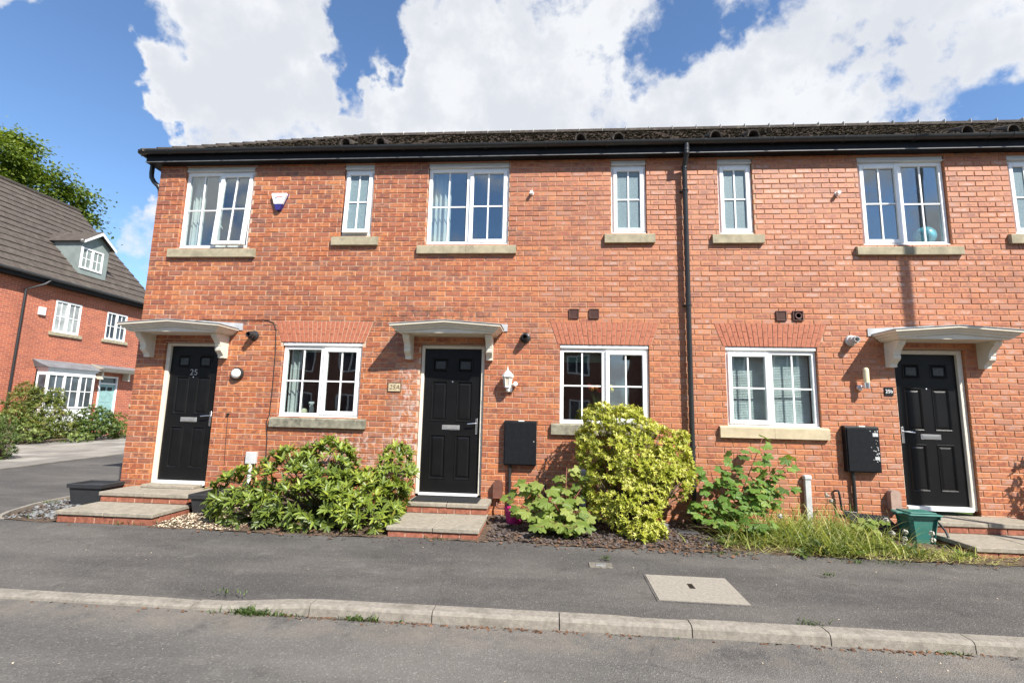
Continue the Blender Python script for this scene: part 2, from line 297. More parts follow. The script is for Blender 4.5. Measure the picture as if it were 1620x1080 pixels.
leafmat('leaf_pale', [(0, (.10, .15, .04)), (.6, (.2, .27, .07)), (.92, (.34, .38, .13)), (1, (.6, .6, .42))], .3, .5)
leafmat('grass_blade', [(0, (.15, .21, .045)), (.35, (.31, .38, .08)), (.65, (.55, .54, .18)), (1, (.68, .60, .34))], .4, .5)
def glass(name, tint=(.86, .92, .92), boost=1.0, base=.155):
    m, t, b = newmat(name)
    t.nodes.remove(b)
    gg = t.nodes.new('ShaderNodeNewGeometry'); dd = t.nodes.new('ShaderNodeVectorMath'); dd.operation = 'DOT_PRODUCT'; t.links.new(gg.outputs['Incoming'], dd.inputs[0]); t.links.new(gg.outputs['Normal'], dd.inputs[1])
    om = math_(t, 'SUBTRACT', 1.0, math_(t, 'ABSOLUTE', dd.outputs['Value']))
    f = math_(t, 'ADD', math_(t, 'MULTIPLY', math_(t, 'POWER', om, 4.0), boost), base, clamp=True)
    tb = t.nodes.new('ShaderNodeBsdfTransparent'); tb.inputs[0].default_value = (*tint, 1)
    gl = t.nodes.new('ShaderNodeBsdfGlossy'); gl.inputs['Roughness'].default_value = .015; gl.inputs[0].default_value = (.93, .95, .96, 1)
    g = t.nodes.new('ShaderNodeNewGeometry'); nz = node(t, 'ShaderNodeTexNoise', i_Scale=1.6, i_Detail=1.0); t.links.new(g.outputs['Position'], nz.inputs[0])
    bn = t.nodes.new('ShaderNodeBump'); bn.inputs['Strength'].default_value = .06; bn.inputs['Distance'].default_value = .05; t.links.new(nz.outputs[0], bn.inputs['Height']); t.links.new(bn.outputs[0], gl.inputs['Normal'])
    ms = t.nodes.new('ShaderNodeMixShader'); t.links.new(f, ms.inputs[0]); t.links.new(tb.outputs[0], ms.inputs[1]); t.links.new(gl.outputs[0], ms.inputs[2])
    t.links.new(ms.outputs[0], t.nodes['Material Output'].inputs[0])
glass('glass')
m, t, b = newmat('frosted_glass')
g = t.nodes.new('ShaderNodeNewGeometry'); v = node(t, 'ShaderNodeTexVoronoi', i_Scale=70.0); t.links.new(g.outputs['Position'], v.inputs[0])
t.links.new(mixc(t, v.outputs['Distance'], (.11, .165, .185), (.24, .31, .33)), b.inputs['Base Color']); b.inputs['Roughness'].default_value = .3
bn = t.nodes.new('ShaderNodeBump'); bn.inputs['Strength'].default_value = .15; bn.inputs['Distance'].default_value = .006; t.links.new(v.outputs['Distance'], bn.inputs['Height']); t.links.new(bn.outputs[0], b.inputs['Normal'])
# ------------------------------------------------------------------ helpers
WL = {}                                  # world origin of every object
def mat(n): return MATS[n]
class MB:
    def __init__(s): s.v = []; s.f = []; s.mi = []; s.cur = 0
    def add(s, verts, faces):
        o = len(s.v); s.v += [tuple(p) for p in verts]
        for f in faces: s.f.append(tuple(i+o for i in f)); s.mi.append(s.cur)
        return s
    def box(s, x0, x1, y0, y1, z0, z1, c=0.0):
        if c <= 0:
            return s.add([(x0,y0,z0),(x1,y0,z0),(x1,y1,z0),(x0,y1,z0),(x0,y0,z1),(x1,y0,z1),(x1,y1,z1),(x0,y1,z1)],
                         [(0,3,2,1),(4,5,6,7),(0,1,5,4),(1,2,6,5),(2,3,7,6),(3,0,4,7)])
        X = (x0, x1); Y = (y0, y1); Z = (z0, z1); V = []; idx = {}
        for i in (0, 1):
            for j in (0, 1):
                for k in (0, 1):
                    sx = c*(1-2*i); sy = c*(1-2*j); sz = c*(1-2*k)
                    idx[i,j,k,0] = len(V); V.append((X[i], Y[j]+sy, Z[k]+sz))
                    idx[i,j,k,1] = len(V); V.append((X[i]+sx, Y[j], Z[k]+sz))
                    idx[i,j,k,2] = len(V); V.append((X[i]+sx, Y[j]+sy, Z[k]))
        F = []
        for i in (0, 1):
            F.append([idx[i,0,0,0], idx[i,1,0,0], idx[i,1,1,0], idx[i,0,1,0]][::(-1 if i == 0 else 1)])
            F.append([idx[0,i,0,1], idx[1,i,0,1], idx[1,i,1,1], idx[0,i,1,1]][::(1 if i == 0 else -1)])
            F.append([idx[0,0,i,2], idx[1,0,i,2], idx[1,1,i,2], idx[0,1,i,2]][::(-1 if i == 0 else 1)])
        for a in (0, 1):
            for b_ in (0, 1):
                F.append([idx[a,b_,0,0], idx[a,b_,1,0], idx[a,b_,1,1], idx[a,b_,0,1]])
                F.append([idx[a,0,b_,0], idx[a,1,b_,0], idx[a,1,b_,2], idx[a,0,b_,2]])
                F.append([idx[0,a,b_,1], idx[1,a,b_,1], idx[1,a,b_,2], idx[0,a,b_,2]])
                for k in (0, 1): F.append([idx[a,b_,k,0], idx[a,b_,k,1], idx[a,b_,k,2]])
        return s.add(V, F)
    def quad(s, *p): return s.add(p, [tuple(range(len(p)))])
    def tube(s, pts, r, n=10, caps=True):
        pts = [Vector(p) for p in pts]; rr = r if isinstance(r, (list, tuple)) else [r]*len(pts)
        V = []; up = None
        for i, p in enumerate(pts):
            d = (pts[min(i+1, len(pts)-1)]-pts[max(i-1, 0)]).normalized()
            if up is None: up = Vector((0, 0, 1)) if abs(d.z) < .9 else Vector((1, 0, 0))
            a = d.cross(up).normalized(); b_ = a.cross(d).normalized(); up = b_
            for k in range(n):
                t_ = 2*math.pi*k/n; V.append(p+a*(rr[i]*math.cos(t_))+b_*(rr[i]*math.sin(t_)))
        F = [(i*n+k, i*n+(k+1) % n, (i+1)*n+(k+1) % n, (i+1)*n+k) for i in range(len(pts)-1) for k in range(n)]
        if caps: F += [tuple(range(n))[::-1], tuple(range((len(pts)-1)*n, len(pts)*n))]
        return s.add(V, F)
    def lathe(s, c, prof, n=20, axis=2, sx=1.0, sy=1.0):
        # prof: (radius, height) along axis
        V = []; c = Vector(c)
        for r, h in prof:
            for k in range(n):
                t_ = 2*math.pi*k/n; a, b_ = r*math.cos(t_)*sx, r*math.sin(t_)*sy
                V.append(c+(Vector((a, b_, h)) if axis == 2 else Vector((a, h, b_)) if axis == 1 else Vector((h, a, b_))))
        F = [(i*n+k, i*n+(k+1) % n, (i+1)*n+(k+1) % n, (i+1)*n+k) for i in range(len(prof)-1) for k in range(n)]
        F += [tuple(range(n))[::-1], tuple(range((len(prof)-1)*n, len(prof)*n))]
        return s.add(V, F)
    def prism(s, poly, axis, a, b_):
        # poly in the plane across axis, extruded from a to b_
        def P(u, v, w_): return (w_, u, v) if axis == 0 else (u, w_, v) if axis == 1 else (u, v, w_)
        n = len(poly); V = [P(u, v, a) for u, v in poly]+[P(u, v, b_) for u, v in poly]
        return s.add(V, [tuple(range(n))[::-1], tuple(range(n, 2*n))]+[(i, (i+1) % n, n+(i+1) % n, n+i) for i in range(n)])
    def tilt(s, hy, hz, ang):            # turn everything about a level hinge
        c, q = math.cos(ang), math.sin(ang)
        s.v = [(x, hy+(y-hy)*c-(z-hz)*q, hz+(y-hy)*q+(z-hz)*c) for x, y, z in s.v]; return s
    def xf(s, M): s.v = [tuple(M @ Vector(p)) for p in s.v]; return s
def link(o, parent=None, wloc=(0, 0, 0)):
    C.objects.link(o); wl = Vector(wloc); WL[o.name] = wl
    if parent: o.parent = parent; o.location = wl-WL[parent.name]
    else: o.location = wl
    return o
def tag(o, label=None, cat=None, group=None, kind=None):
    if label: o['label'] = label
    if cat: o['category'] = cat
    if group: o['group'] = group
    if kind: o['kind'] = kind
    return o
def thing(name, loc, label, cat, group=None):
    return tag(link(bpy.data.objects.new(name, None), None, loc), label, cat, group)
def fixn(me):
    import bmesh
    bm = bmesh.new(); bm.from_mesh(me); bmesh.ops.recalc_face_normals(bm, faces=bm.faces); bm.to_mesh(me); bm.free()
def ob(name, mb, mats, parent=None, smooth_=False, norm=True, origin=None, kind=None):
    vs_ = np.array(mb.v, dtype=float)
    lo, hi = vs_.min(0), vs_.max(0)
    og = Vector(origin) if origin is not None else Vector(((lo[0]+hi[0])/2, (lo[1]+hi[1])/2, lo[2]))
    me = bpy.data.meshes.new(name); me.from_pydata((vs_-np.array(og)).tolist(), [], mb.f)
    for mm in (mats if isinstance(mats, (list, tuple)) else [mats]): me.materials.append(mat(mm))
    if isinstance(mats, (list, tuple)): me.polygons.foreach_set('material_index', mb.mi)
    if norm: fixn(me)
    if smooth_:
        me.polygons.foreach_set('use_smooth', [True]*len(me.polygons))
        if smooth_ != True: me.set_sharp_from_angle(angle=rad(smooth_))
    me.update()
    o = link(bpy.data.objects.new(name, me), parent, og)
    if kind: o['kind'] = kind
    return o
def sheet(mb, x0, x1, z0, z1, holes, y, axis=1):
    xs = sorted({x0, x1, *[h for q in holes for h in q[:2] if x0 < h < x1]}); zs = sorted({z0, z1, *[h for q in holes for h in q[2:] if z0 < h < z1]})
    for a, b_ in zip(xs, xs[1:]):
        for c, d in zip(zs, zs[1:]):
            mx, mz = (a+b_)/2, (c+d)/2
            if any(h[0] < mx < h[1] and h[2] < mz < h[3] for h in holes): continue
            if axis == 1: mb.quad((a, y, c), (b_, y, c), (b_, y, d), (a, y, d))
            else: mb.quad((y, a, c), (y, b_, c), (y, b_, d), (y, a, d))
def ringframe(mb, x0, x1, z0, z1, wd, y0, y1, c=.004):
    mb.box(x0, x0+wd, y0, y1, z0, z1, c); mb.box(x1-wd, x1, y0, y1, z0, z1, c)
    mb.box(x0+wd, x1-wd, y0, y1, z0, z0+wd, c); mb.box(x0+wd, x1-wd, y0, y1, z1-wd, z1, c)
def textmesh(name, body, size, loc, m, parent, ext=.002, align='CENTER', shear=0.0, rz=0.0):
    cu = bpy.data.curves.new(name, 'FONT'); cu.body = body; cu.size = size; cu.extrude = ext; cu.align_x = align; cu.align_y = 'CENTER'; cu.shear = shear
    to = bpy.data.objects.new('text_source', cu); C.objects.link(to)
    me = bpy.data.meshes.new_from_object(to.evaluated_get(bpy.context.evaluated_depsgraph_get())); bpy.data.objects.remove(to)
    me.transform(Matrix.Rotation(rz, 4, 'Z') @ Matrix.Rotation(math.pi/2, 4, 'X'))
    me.materials.clear(); me.materials.append(mat(m)); me.name = name
    return link(bpy.data.objects.new(name, me), parent, loc)
# scatter one template many times: the nearest n_ind are objects of their own, the rest one mesh
def rnd_attr(me, cols_per_vert):
    a = me.color_attributes.new('rnd', 'FLOAT_COLOR', 'POINT'); a.data.foreach_set('color', np.asarray(cols_per_vert, dtype=np.float32).ravel())
def scatter(tv, tf, Ms, rn, m, parent, rest_name, ind_name=None, n_ind=0, smooth_=True, nvar=10):
    tv = np.array(tv, float); Ms = np.asarray(Ms, float); rn = np.asarray(rn, float)
    org = np.array(WL[parent.name]) if parent else np.zeros(3)
    ind = np.zeros(len(Ms), bool)
    if n_ind:
        d = np.linalg.norm(Ms[:, :3, 3]-np.array(CAM), axis=1)/np.linalg.norm(Ms[:, :3, 0], axis=1)
        ind[np.argsort(d)[:n_ind]] = True
        va = []
        for k in range(nvar):
            me = bpy.data.meshes.new(ind_name); me.from_pydata(tv.tolist(), [], tf); me.materials.append(mat(m)); rnd_attr(me, np.tile([(k+.5)/nvar, .5, .5, 1], (len(tv), 1)))
            if smooth_: me.polygons.foreach_set('use_smooth', [True]*len(me.polygons))
            va.append(me)
        for i in np.where(ind)[0]:
            o = bpy.data.objects.new(ind_name, va[min(nvar-1, int(rn[i]*nvar))]); C.objects.link(o); o.parent = parent
            Mi = Ms[i].copy(); Mi[:3, 3] -= org; o.matrix_local = Matrix(Mi.tolist())
    R_ = Ms[~ind]; q = rn[~ind]; n = len(R_)
    if n == 0: return None
    V = (np.einsum('nij,vj->nvi', R_[:, :3, :3], tv)+R_[:, None, :3, 3]-org).reshape(-1, 3)
    F = [tuple(x+i*len(tv) for x in f) for i in range(n) for f in tf]
    me = bpy.data.meshes.new(rest_name); me.from_pydata(V.tolist(), [], F); me.materials.append(mat(m))
    cc = np.ones((n, len(tv), 4)); cc[:, :, 0] = q[:, None]; rnd_attr(me, cc)
    if smooth_: me.polygons.foreach_set('use_smooth', [True]*len(me.polygons))
    o = bpy.data.objects.new(rest_name, me); C.objects.link(o); WL[o.name] = Vector(org)
    if parent: o.parent = parent
    if ind_name or not parent: o['kind'] = 'stuff'
    return o
def TRS(p, z, x=None, s=1.0, s2=None, s3=None):   # matrix with local +Y along z-vector "z", normal towards x
    y = Vector(z).normalized(); n = Vector(x if x is not None else (0, 0, 1)); n = n-y*n.dot(y)
    if n.length < 1e-4: n = Vector((1, 0, 0))-y*y.x
    n.normalize(); a = y.cross(n); s2 = s2 or s; s3 = s3 or s
    return [[a.x*s2, y.x*s, n.x*s3, p[0]], [a.y*s2, y.y*s, n.y*s3, p[1]], [a.z*s2, y.z*s, n.z*s3, p[2]], [0, 0, 0, 1]]
LEAF_V = [(0, 0, 0), (.17, .25, .035), (-.17, .25, .035), (0, .27, 0), (.2, .55, .03), (-.2, .55, .03), (0, .57, -.02), (.11, .83, -.02), (-.11, .83, -.02), (0, .84, -.07), (0, 1, -.13)]
LEAF_F = [(0, 1, 3), (0, 3, 2), (3, 1, 4, 6), (2, 3, 6, 5), (6, 4, 7, 9), (5, 6, 9, 8), (9, 7, 10), (8, 9, 10)]
CARD_V = [(0, 0, 0), (.3, .45, .06), (0, 1, -.05), (-.3, .45, .06)]; CARD_F = [(0, 1, 2), (0, 2, 3)]
def palm_leaf():
    ang = [(-128, .28), (-112, .52), (-95, .50), (-78, .52), (-60, .78), (-50, .82), (-38, .72), (-26, .64), (-13, .86), (0, 1.0), (13, .86), (26, .64), (38, .72), (50, .82), (60, .78), (78, .52), (95, .50), (112, .52), (128, .28)]
    V = [(0, 0, 0)]+[(r*math.sin(rad(a)), r*math.cos(rad(a)), -.24*r*r+.05*(1 if abs(a) % 52 < 12 else -1)*r) for a, r in ang]
    return V, [(0, i, i+1) for i in range(1, len(ang))]
PALM_V, PALM_F = palm_leaf()

# ------------------------------------------------------------------ the ground
def smoothf(x, a, b_):
    t_ = max(0, min(1, (x-a)/(b_-a))); return t_*t_*(3-2*t_)
KY = -2.9                                  # back of kerb
def drop(x): return .05*(1-smoothf(x, -2.65, -1.75))
def zp(x, y): return .03*(y-KY) - drop(x)*smoothf(-y, 1.5, 2.9)
ROADZ = -.072
mb = MB(); mb.quad((-400, -400, -.16), (400, -400, -.16), (400, 400, -.16), (-400, 400, -.16))
tag(ob('ground', mb, 'lawn'), kind='structure')
mb = MB(); mb.quad((-60, -9.2, ROADZ), (60, -9.2, ROADZ), (60, KY-.05, ROADZ), (-60, KY-.05, ROADZ)); tag(ob('road', mb, 'asphalt_road'), kind='structure')
mb = MB(); xs = [-60, -30, -20]+[-14+.25*i for i in range(0, 97)]+[12, 20, 60]; ys = [KY-.02, -2.6, -2.3, -2.0, -1.7, -1.45, -1.2]
V = [(x, y, zp(x, y)+(.004*math.sin(x*1.7+y*2.1) if -14 < x < 10 else 0)) for x in xs for y in ys]; n = len(ys)
mb.add(V, [(i*n+j, (i+1)*n+j, (i+1)*n+j+1, i*n+j+1) for i in range(len(xs)-1) for j in range(n-1)])
tag(ob('pavement', mb, 'asphalt_path', smooth_=True), kind='structure')
mb = MB(); mb.quad((-60, -1.25, .046), (-6.1, -1.25, .046), (-6.1, -.2, .05), (-60, -.2, .05)); mb.quad((-60, -.2, .05), (-6.1, -.2, .05), (-6.1, 40, .05), (-60, 40, .05)); tag(ob('parking_court', mb, 'asphalt_path'), kind='structure')
mb = MB(); mb.quad((-60, -16, -.05), (60, -16, -.05), (60, -9.2, -.05), (-60, -9.2, -.05)); tag(ob('far_pavement', mb, 'asphalt_path'), kind='structure')
# kerb of separate stones
kerb = tag(link(bpy.data.objects.new('kerb', None), None, (0, KY, ROADZ)), kind='structure')
joint0 = back(885, 980, 2, 0).x; pitch = .925
def kerb_mesh(xa, xb):
    # bullnosed section swept between two ends
    def sec(x):
        zt = .004-drop(x); h = zt-ROADZ+.05
        return [(x, KY, ROADZ-.05), (x, KY, zt), (x, KY-.098, zt-.001), (x, KY-.117, zt-.008), (x, KY-.125, zt-.022 if zt > -.03 else zt-.010), (x, KY-.135, ROADZ-.05)]
    mb = MB(); st = [xa+(xb-xa)*i/4 for i in range(5)]; V = []
    for x in st: V += [(p[0], p[1]+random.uniform(-.0015, .0015), p[2]+random.uniform(-.001, .001)) for p in sec(x)]
    F = [(i*6+k, (i+1)*6+k, (i+1)*6+k+1, i*6+k+1) for i in range(4) for k in range(5)]+[tuple(range(6)), tuple(range(24, 30))]
    return mb.add(V, F)
for k in range(-13, 12):
    xa = joint0+k*pitch+.004; ob('kerb_stone', kerb_mesh(xa, xa+pitch-.008), 'kerb_concrete', kerb, smooth_=18)
# far kerb
mb = MB(); mb.box(-60, 60, -9.33, -9.2, -.2, -.045); ob('far_kerb', mb, 'kerb_concrete')['kind'] = 'structure'
# darker reinstatement strips in the pavement
def patchp(pts, m, dz=.004):
    mb = MB(); n = 14; (x0, y0), (x1, y1), (x2, y2), (x3, y3) = pts
    V = []
    for i in range(n+1):
        for j in range(7):
            s, t_ = i/n, j/6
            x = (x0*(1-s)+x1*s)*(1-t_)+(x3*(1-s)+x2*s)*t_; y = (y0*(1-s)+y1*s)*(1-t_)+(y3*(1-s)+y2*s)*t_
            V.append((x, y, zp(x, y)+(.004*math.sin(x*1.7+y*2.1))+dz+.004))
    return mb.add(V, [(i*7+j, (i+1)*7+j, (i+1)*7+j+1, i*7+j+1) for i in range(n) for j in range(6)])
#tag(ob('pavement_repair', patchp([(.18, -2.88), (1.90, -2.88), (1.78, -1.55), (.25, -1.55)], 'asphalt_patch'), 'asphalt_patch', smooth_=True), kind='structure')
# planting beds along the wall
mb = MB(); nx, ny = 120, 12; V = []
for i in range(nx+1):
    for j in range(ny+1):
        x = -4.62+(10.8)*i/nx; y = -1.27+1.4*j/ny
        V.append((x, y, .052+.012*math.sin(x*5+j)*random.random()+(.02*smoothf(y, -1.25, -1.0))+random.uniform(-.006, .006)))
mb.add(V, [(i*(ny+1)+j, (i+1)*(ny+1)+j, (i+1)*(ny+1)+j+1, i*(ny+1)+j+1) for i in range(nx) for j in range(ny)])
tag(ob('planting_bed', mb, 'soil'), kind='structure')
mb = MB()
ed = [G(40, 826, .055), G(62, 819, .055), G(78, 802, .055), G(104, 789, .055), G(135, 781, .055), G(175, 772, .055)]
ed = [Vector((-6.62, -1.14, .05)), Vector((-6.78, -.9, .05)), Vector((-6.98, -.4, .05)), Vector((-7.05, .1, .05)), Vector((-7.05, .6, .05)), Vector((-7.05, 3.0, .05))]
V = []
for i, p in enumerate(ed):
    d = (ed[min(i+1, 5)]-ed[max(i-1, 0)]).normalized(); nn = Vector((-d.y, d.x, 0))*.025
    V += [(p+nn+Vector((0, 0, -.06))), p+nn+Vector((0, 0, .035)), p-nn+Vector((0, 0, .035)), p-nn+Vector((0, 0, -.06))]
mb.add(V, [(i*4+k, (i+1)*4+k, (i+1)*4+k+1, i*4+k+1) for i in range(5) for k in range(3)]+[(0, 1, 2, 3)])
tag(ob('bed_edging', mb, 'kerb_concrete'), 'curved concrete edging strip around the grey slate chips beside step 25', 'edging')
mb = MB(); V = [(-5.9, -1.24, .052), (-6.62, -1.14, .056), (-6.78, -.9, .056), (-6.98, -.4, .056), (-7.04, .1, .056), (-7.04, 3, .056), (-6.16, 3, .056), (-6.16, 0, .056), (-5.9, 0, .056)]
mb.add(V, [tuple(range(9))]); tag(ob('slate_bed', mb, 'soil', norm=False), kind='structure')
# flush concrete edging between the pavement and the court
mb = MB(); mb.box(-30, -6.55, -1.15, -1.10, -.05, .058, .004); tag(ob('court_edging', mb, 'kerb_concrete'), kind='structure')
# flagged drive in front of the house across the court
drv = tag(link(bpy.data.objects.new('flagged_drive', None), None, (-15, 7, .05)), kind='structure')
bases = []
for m_ in ('paving_a', 'paving_b', 'paving_c'):
    mb = MB(); mb.box(-.297, .297, -.447, .447, 0, .03, .004); o = ob('paving_slab', mb, m_, drv); bases.append(o.data); bpy.data.objects.remove(o)
A0 = G(0, 741, .08); A1 = G(192, 717, .08)
dr = (A1-A0).normalized(); dn_ = Vector((-dr.y, dr.x, 0))
for i in range(-4, 14):
    for j in range(0, 16):
        p = A0+dr*((i+.5*(j % 2))*.9+.45)+dn_*(j*.6+.3)
        if p.x < -17.6: continue
        o = bpy.data.objects.new('paving_slab', bases[random.choice((0, 0, 1, 1, 2))]); C.objects.link(o); o.parent = drv
        o.location = Vector((p.x, p.y, .05+random.uniform(0, .004)))-WL[drv.name]; o.rotation_euler = (0, 0, math.atan2(dr.y, dr.x)+math.pi/2)
# stones
ST_V = [(1, 0, .1), (-.8, .3, 0), (.1, 1, -.1), (-.2, -.9, .1), (.1, .1, .55), (0, 0, -.5)]
ST_F = [(0, 2, 4), (2, 1, 4), (1, 3, 4), (3, 0, 4), (2, 0, 5), (1, 2, 5), (3, 1, 5), (0, 3, 5)]
def stones(name, n, fn, smin, smax, m, label, flat=.5):
    Ms, q = [], []
    while len(Ms) < n:
        p = fn()
        if p is None: continue
        s = random.uniform(smin, smax); M = Matrix.Translation(p) @ Euler((random.uniform(-.5, .5), random.uniform(-.5, .5), random.uniform(0, 6.28))).to_matrix().to_4x4() @ Matrix.Diagonal((s, s*random.uniform(.5, .9), s*random.uniform(flat*.5, flat), 1))
        Ms.append([list(r_) for r_ in M]); q.append(random.random())
    o = scatter(ST_V, ST_F, Ms, q, m, None, name, smooth_=False); tag(o, label, 'stones', kind='stuff'); return o
def inbed(xa, xb, ya=-1.24, yb=-.05, edge=0):
    def f():
        x = random.uniform(xa, xb); y = random.uniform(ya, yb)
        return (x, y, .065+.02*smoothf(y, -1.25, -1.0))
    return f
def slate_left():
    x = random.uniform(-7.0, -6.0); y = random.uniform(-1.12, .9)
    if x < -6.62-.34*smoothf(y, -1.12, -.1): return None
    return (x, y, .065)
stones('slate_chips', 900, slate_left, .018, .042, 'grey_chip', 'grey slate chips between curved edging and the 25 doorstep')
stones('pale_gravel', 1500, inbed(-4.6, -3.55, -1.26, -.1), .008, .02, 'gravel', 'pale buff gravel beside the 25 doorstep')
stones('plum_slate_chips', 2600, inbed(-.72, 1.9), .012, .032, 'slate_chip', 'plum slate chips in the bed under the meter box')
def litter():
    x = random.choice((random.gauss(1.35, .35), random.gauss(.2, .6), random.uniform(1.0, 4.4), random.gauss(-2.9, .8))); y = random.uniform(-1.33, -.5) if random.random() < .8 else random.uniform(-1.45, -1.2)
    return (x, y, .082 if y > -1.25 else .062)
stones('leaf_litter', 1300, litter, .008, .028, 'leaf_litter', 'dry brown leaf litter along the front of the bed', .12)
def gutterlit():
    x = random.choice((random.gauss(-.3, .5), random.gauss(2.4, .35), random.gauss(-1.6, .5), random.uniform(-4, 4))); return (x, KY-.14-abs(random.gauss(0, .03)), ROADZ+.004)
stones('gutter_litter', 420, gutterlit, .005, .02, 'leaf_litter', 'brown leaf crumbs lying in the road channel along the kerb', .2)
def speck():
    x = random.uniform(-6, 4.5)
    if random.random() < .5:
        y = random.uniform(-2.85, -1.3); return (x, y, zp(x, y)+.012)
    return (x, random.uniform(-5.2, KY-.16), ROADZ+.004)
stones('grit', 240, speck, .002, .007, 'gravel', 'pale grit and scraps scattered over the tarmac', .4)
# ------------------------------------------------------------------ the terrace
ROWH, BL, GAP = .075, .225, .010
EAVE = 5.145                                  # underside of soffit
BOUND = [-6.165, -2.21, 1.83, 5.86, 9.9]
win = {'U1': (-5.742, -4.618, 3.818, 5.125), 'U2': (-3.182, -2.716, 4.003, 5.125), 'U3': (-1.882, -.664, 3.860, 5.127), 'U4': (.820, 1.322, 4.015, 5.127),
       'U5': (2.326, 2.808, 4.000, 5.12), 'U6': (4.238, 5.386, 3.832, 5.115), 'U7': (6.196, 6.68, 3.98, 5.11),
       'L1': (-3.915, -2.728, 1.322, 2.388), 'L2': (.100, 1.322, 1.315, 2.402), 'L3': (2.338, 3.530, 1.334, 2.402)}
doors = {'D1': (-5.735, -4.882, .33, 2.36), 'D2': (-1.865, -.950, .315, 2.375), 'D3': (4.497, 5.375, .345, 2.39)}
sills = {'U1': (-5.85, -4.475, 3.66, 3.79), 'U2': (-3.293, -2.59, 3.84, 3.967), 'U3': (-1.993, -.54, 3.708, 3.83), 'U4': (.72, 1.426, 3.86, 3.99), 'U5': (2.214, 2.912, 3.848, 3.975), 'U6': (4.125, 5.482, 3.678, 3.793), 'U7': (6.09, 6.78, 3.83, 3.96),
         'L1': (-3.994, -2.60, 1.172, 1.297), 'L2': (-.01, 1.402, 1.167, 1.305), 'L3': (2.219, 3.602, 1.186, 1.328)}
openings = []
for k, (a, b_, c, d) in win.items(): openings.append((a, b_, c, d))
for k, (a, b_, c, d) in doors.items(): openings.append((a, b_, 0.0, d))
arches = {k: (win[k][0]-.03, win[k][1]+.03, win[k][3], win[k][3]+.315, .11) for k in ('L1', 'L2', 'L3')}   # flared flat arches
GROUPH = 'houses of the red brick terrace'
HL = ['end of terrace red brick house with the number 25 on its black door',
      'red brick terraced house with a white lantern and 25A plaque by its door',
      'red brick terraced house with a black 25b tile by its door',
      'red brick terraced house adjoining 25b, without a door of its own in sight']
houses = [thing('terraced_house', ((BOUND[i]+BOUND[i+1])/2, 0, 0), HL[i], 'house', GROUPH) for i in range(4)]
def hof(x): return max(0, min(3, sum(x >= b_ for b_ in BOUND[1:-1])))
# mortar sheets with reveals
walls = []
for i in range(4):
    mb = MB(); x0, x1 = BOUND[i], BOUND[i+1]
    hs = [o for o in openings if o[0] < x1 and o[1] > x0]
    sheet(mb, x0, x1, -.1, 5.3, hs, .007)
    for a, b_, c, d in hs:
        for xx in (a-.006, b_+.006): mb.quad((xx, .007, c), (xx, .14, c), (xx, .14, d), (xx, .007, d))
        mb.quad((a, .007, d+.004), (b_, .007, d+.004), (b_, .14, d+.004), (a, .14, d+.004)); mb.quad((a, .007, c-.002), (b_, .007, c-.002), (b_, .14, c-.002), (a, .14, c-.002))
    walls.append(ob('wall', mb, 'mortar', houses[i], norm=False))
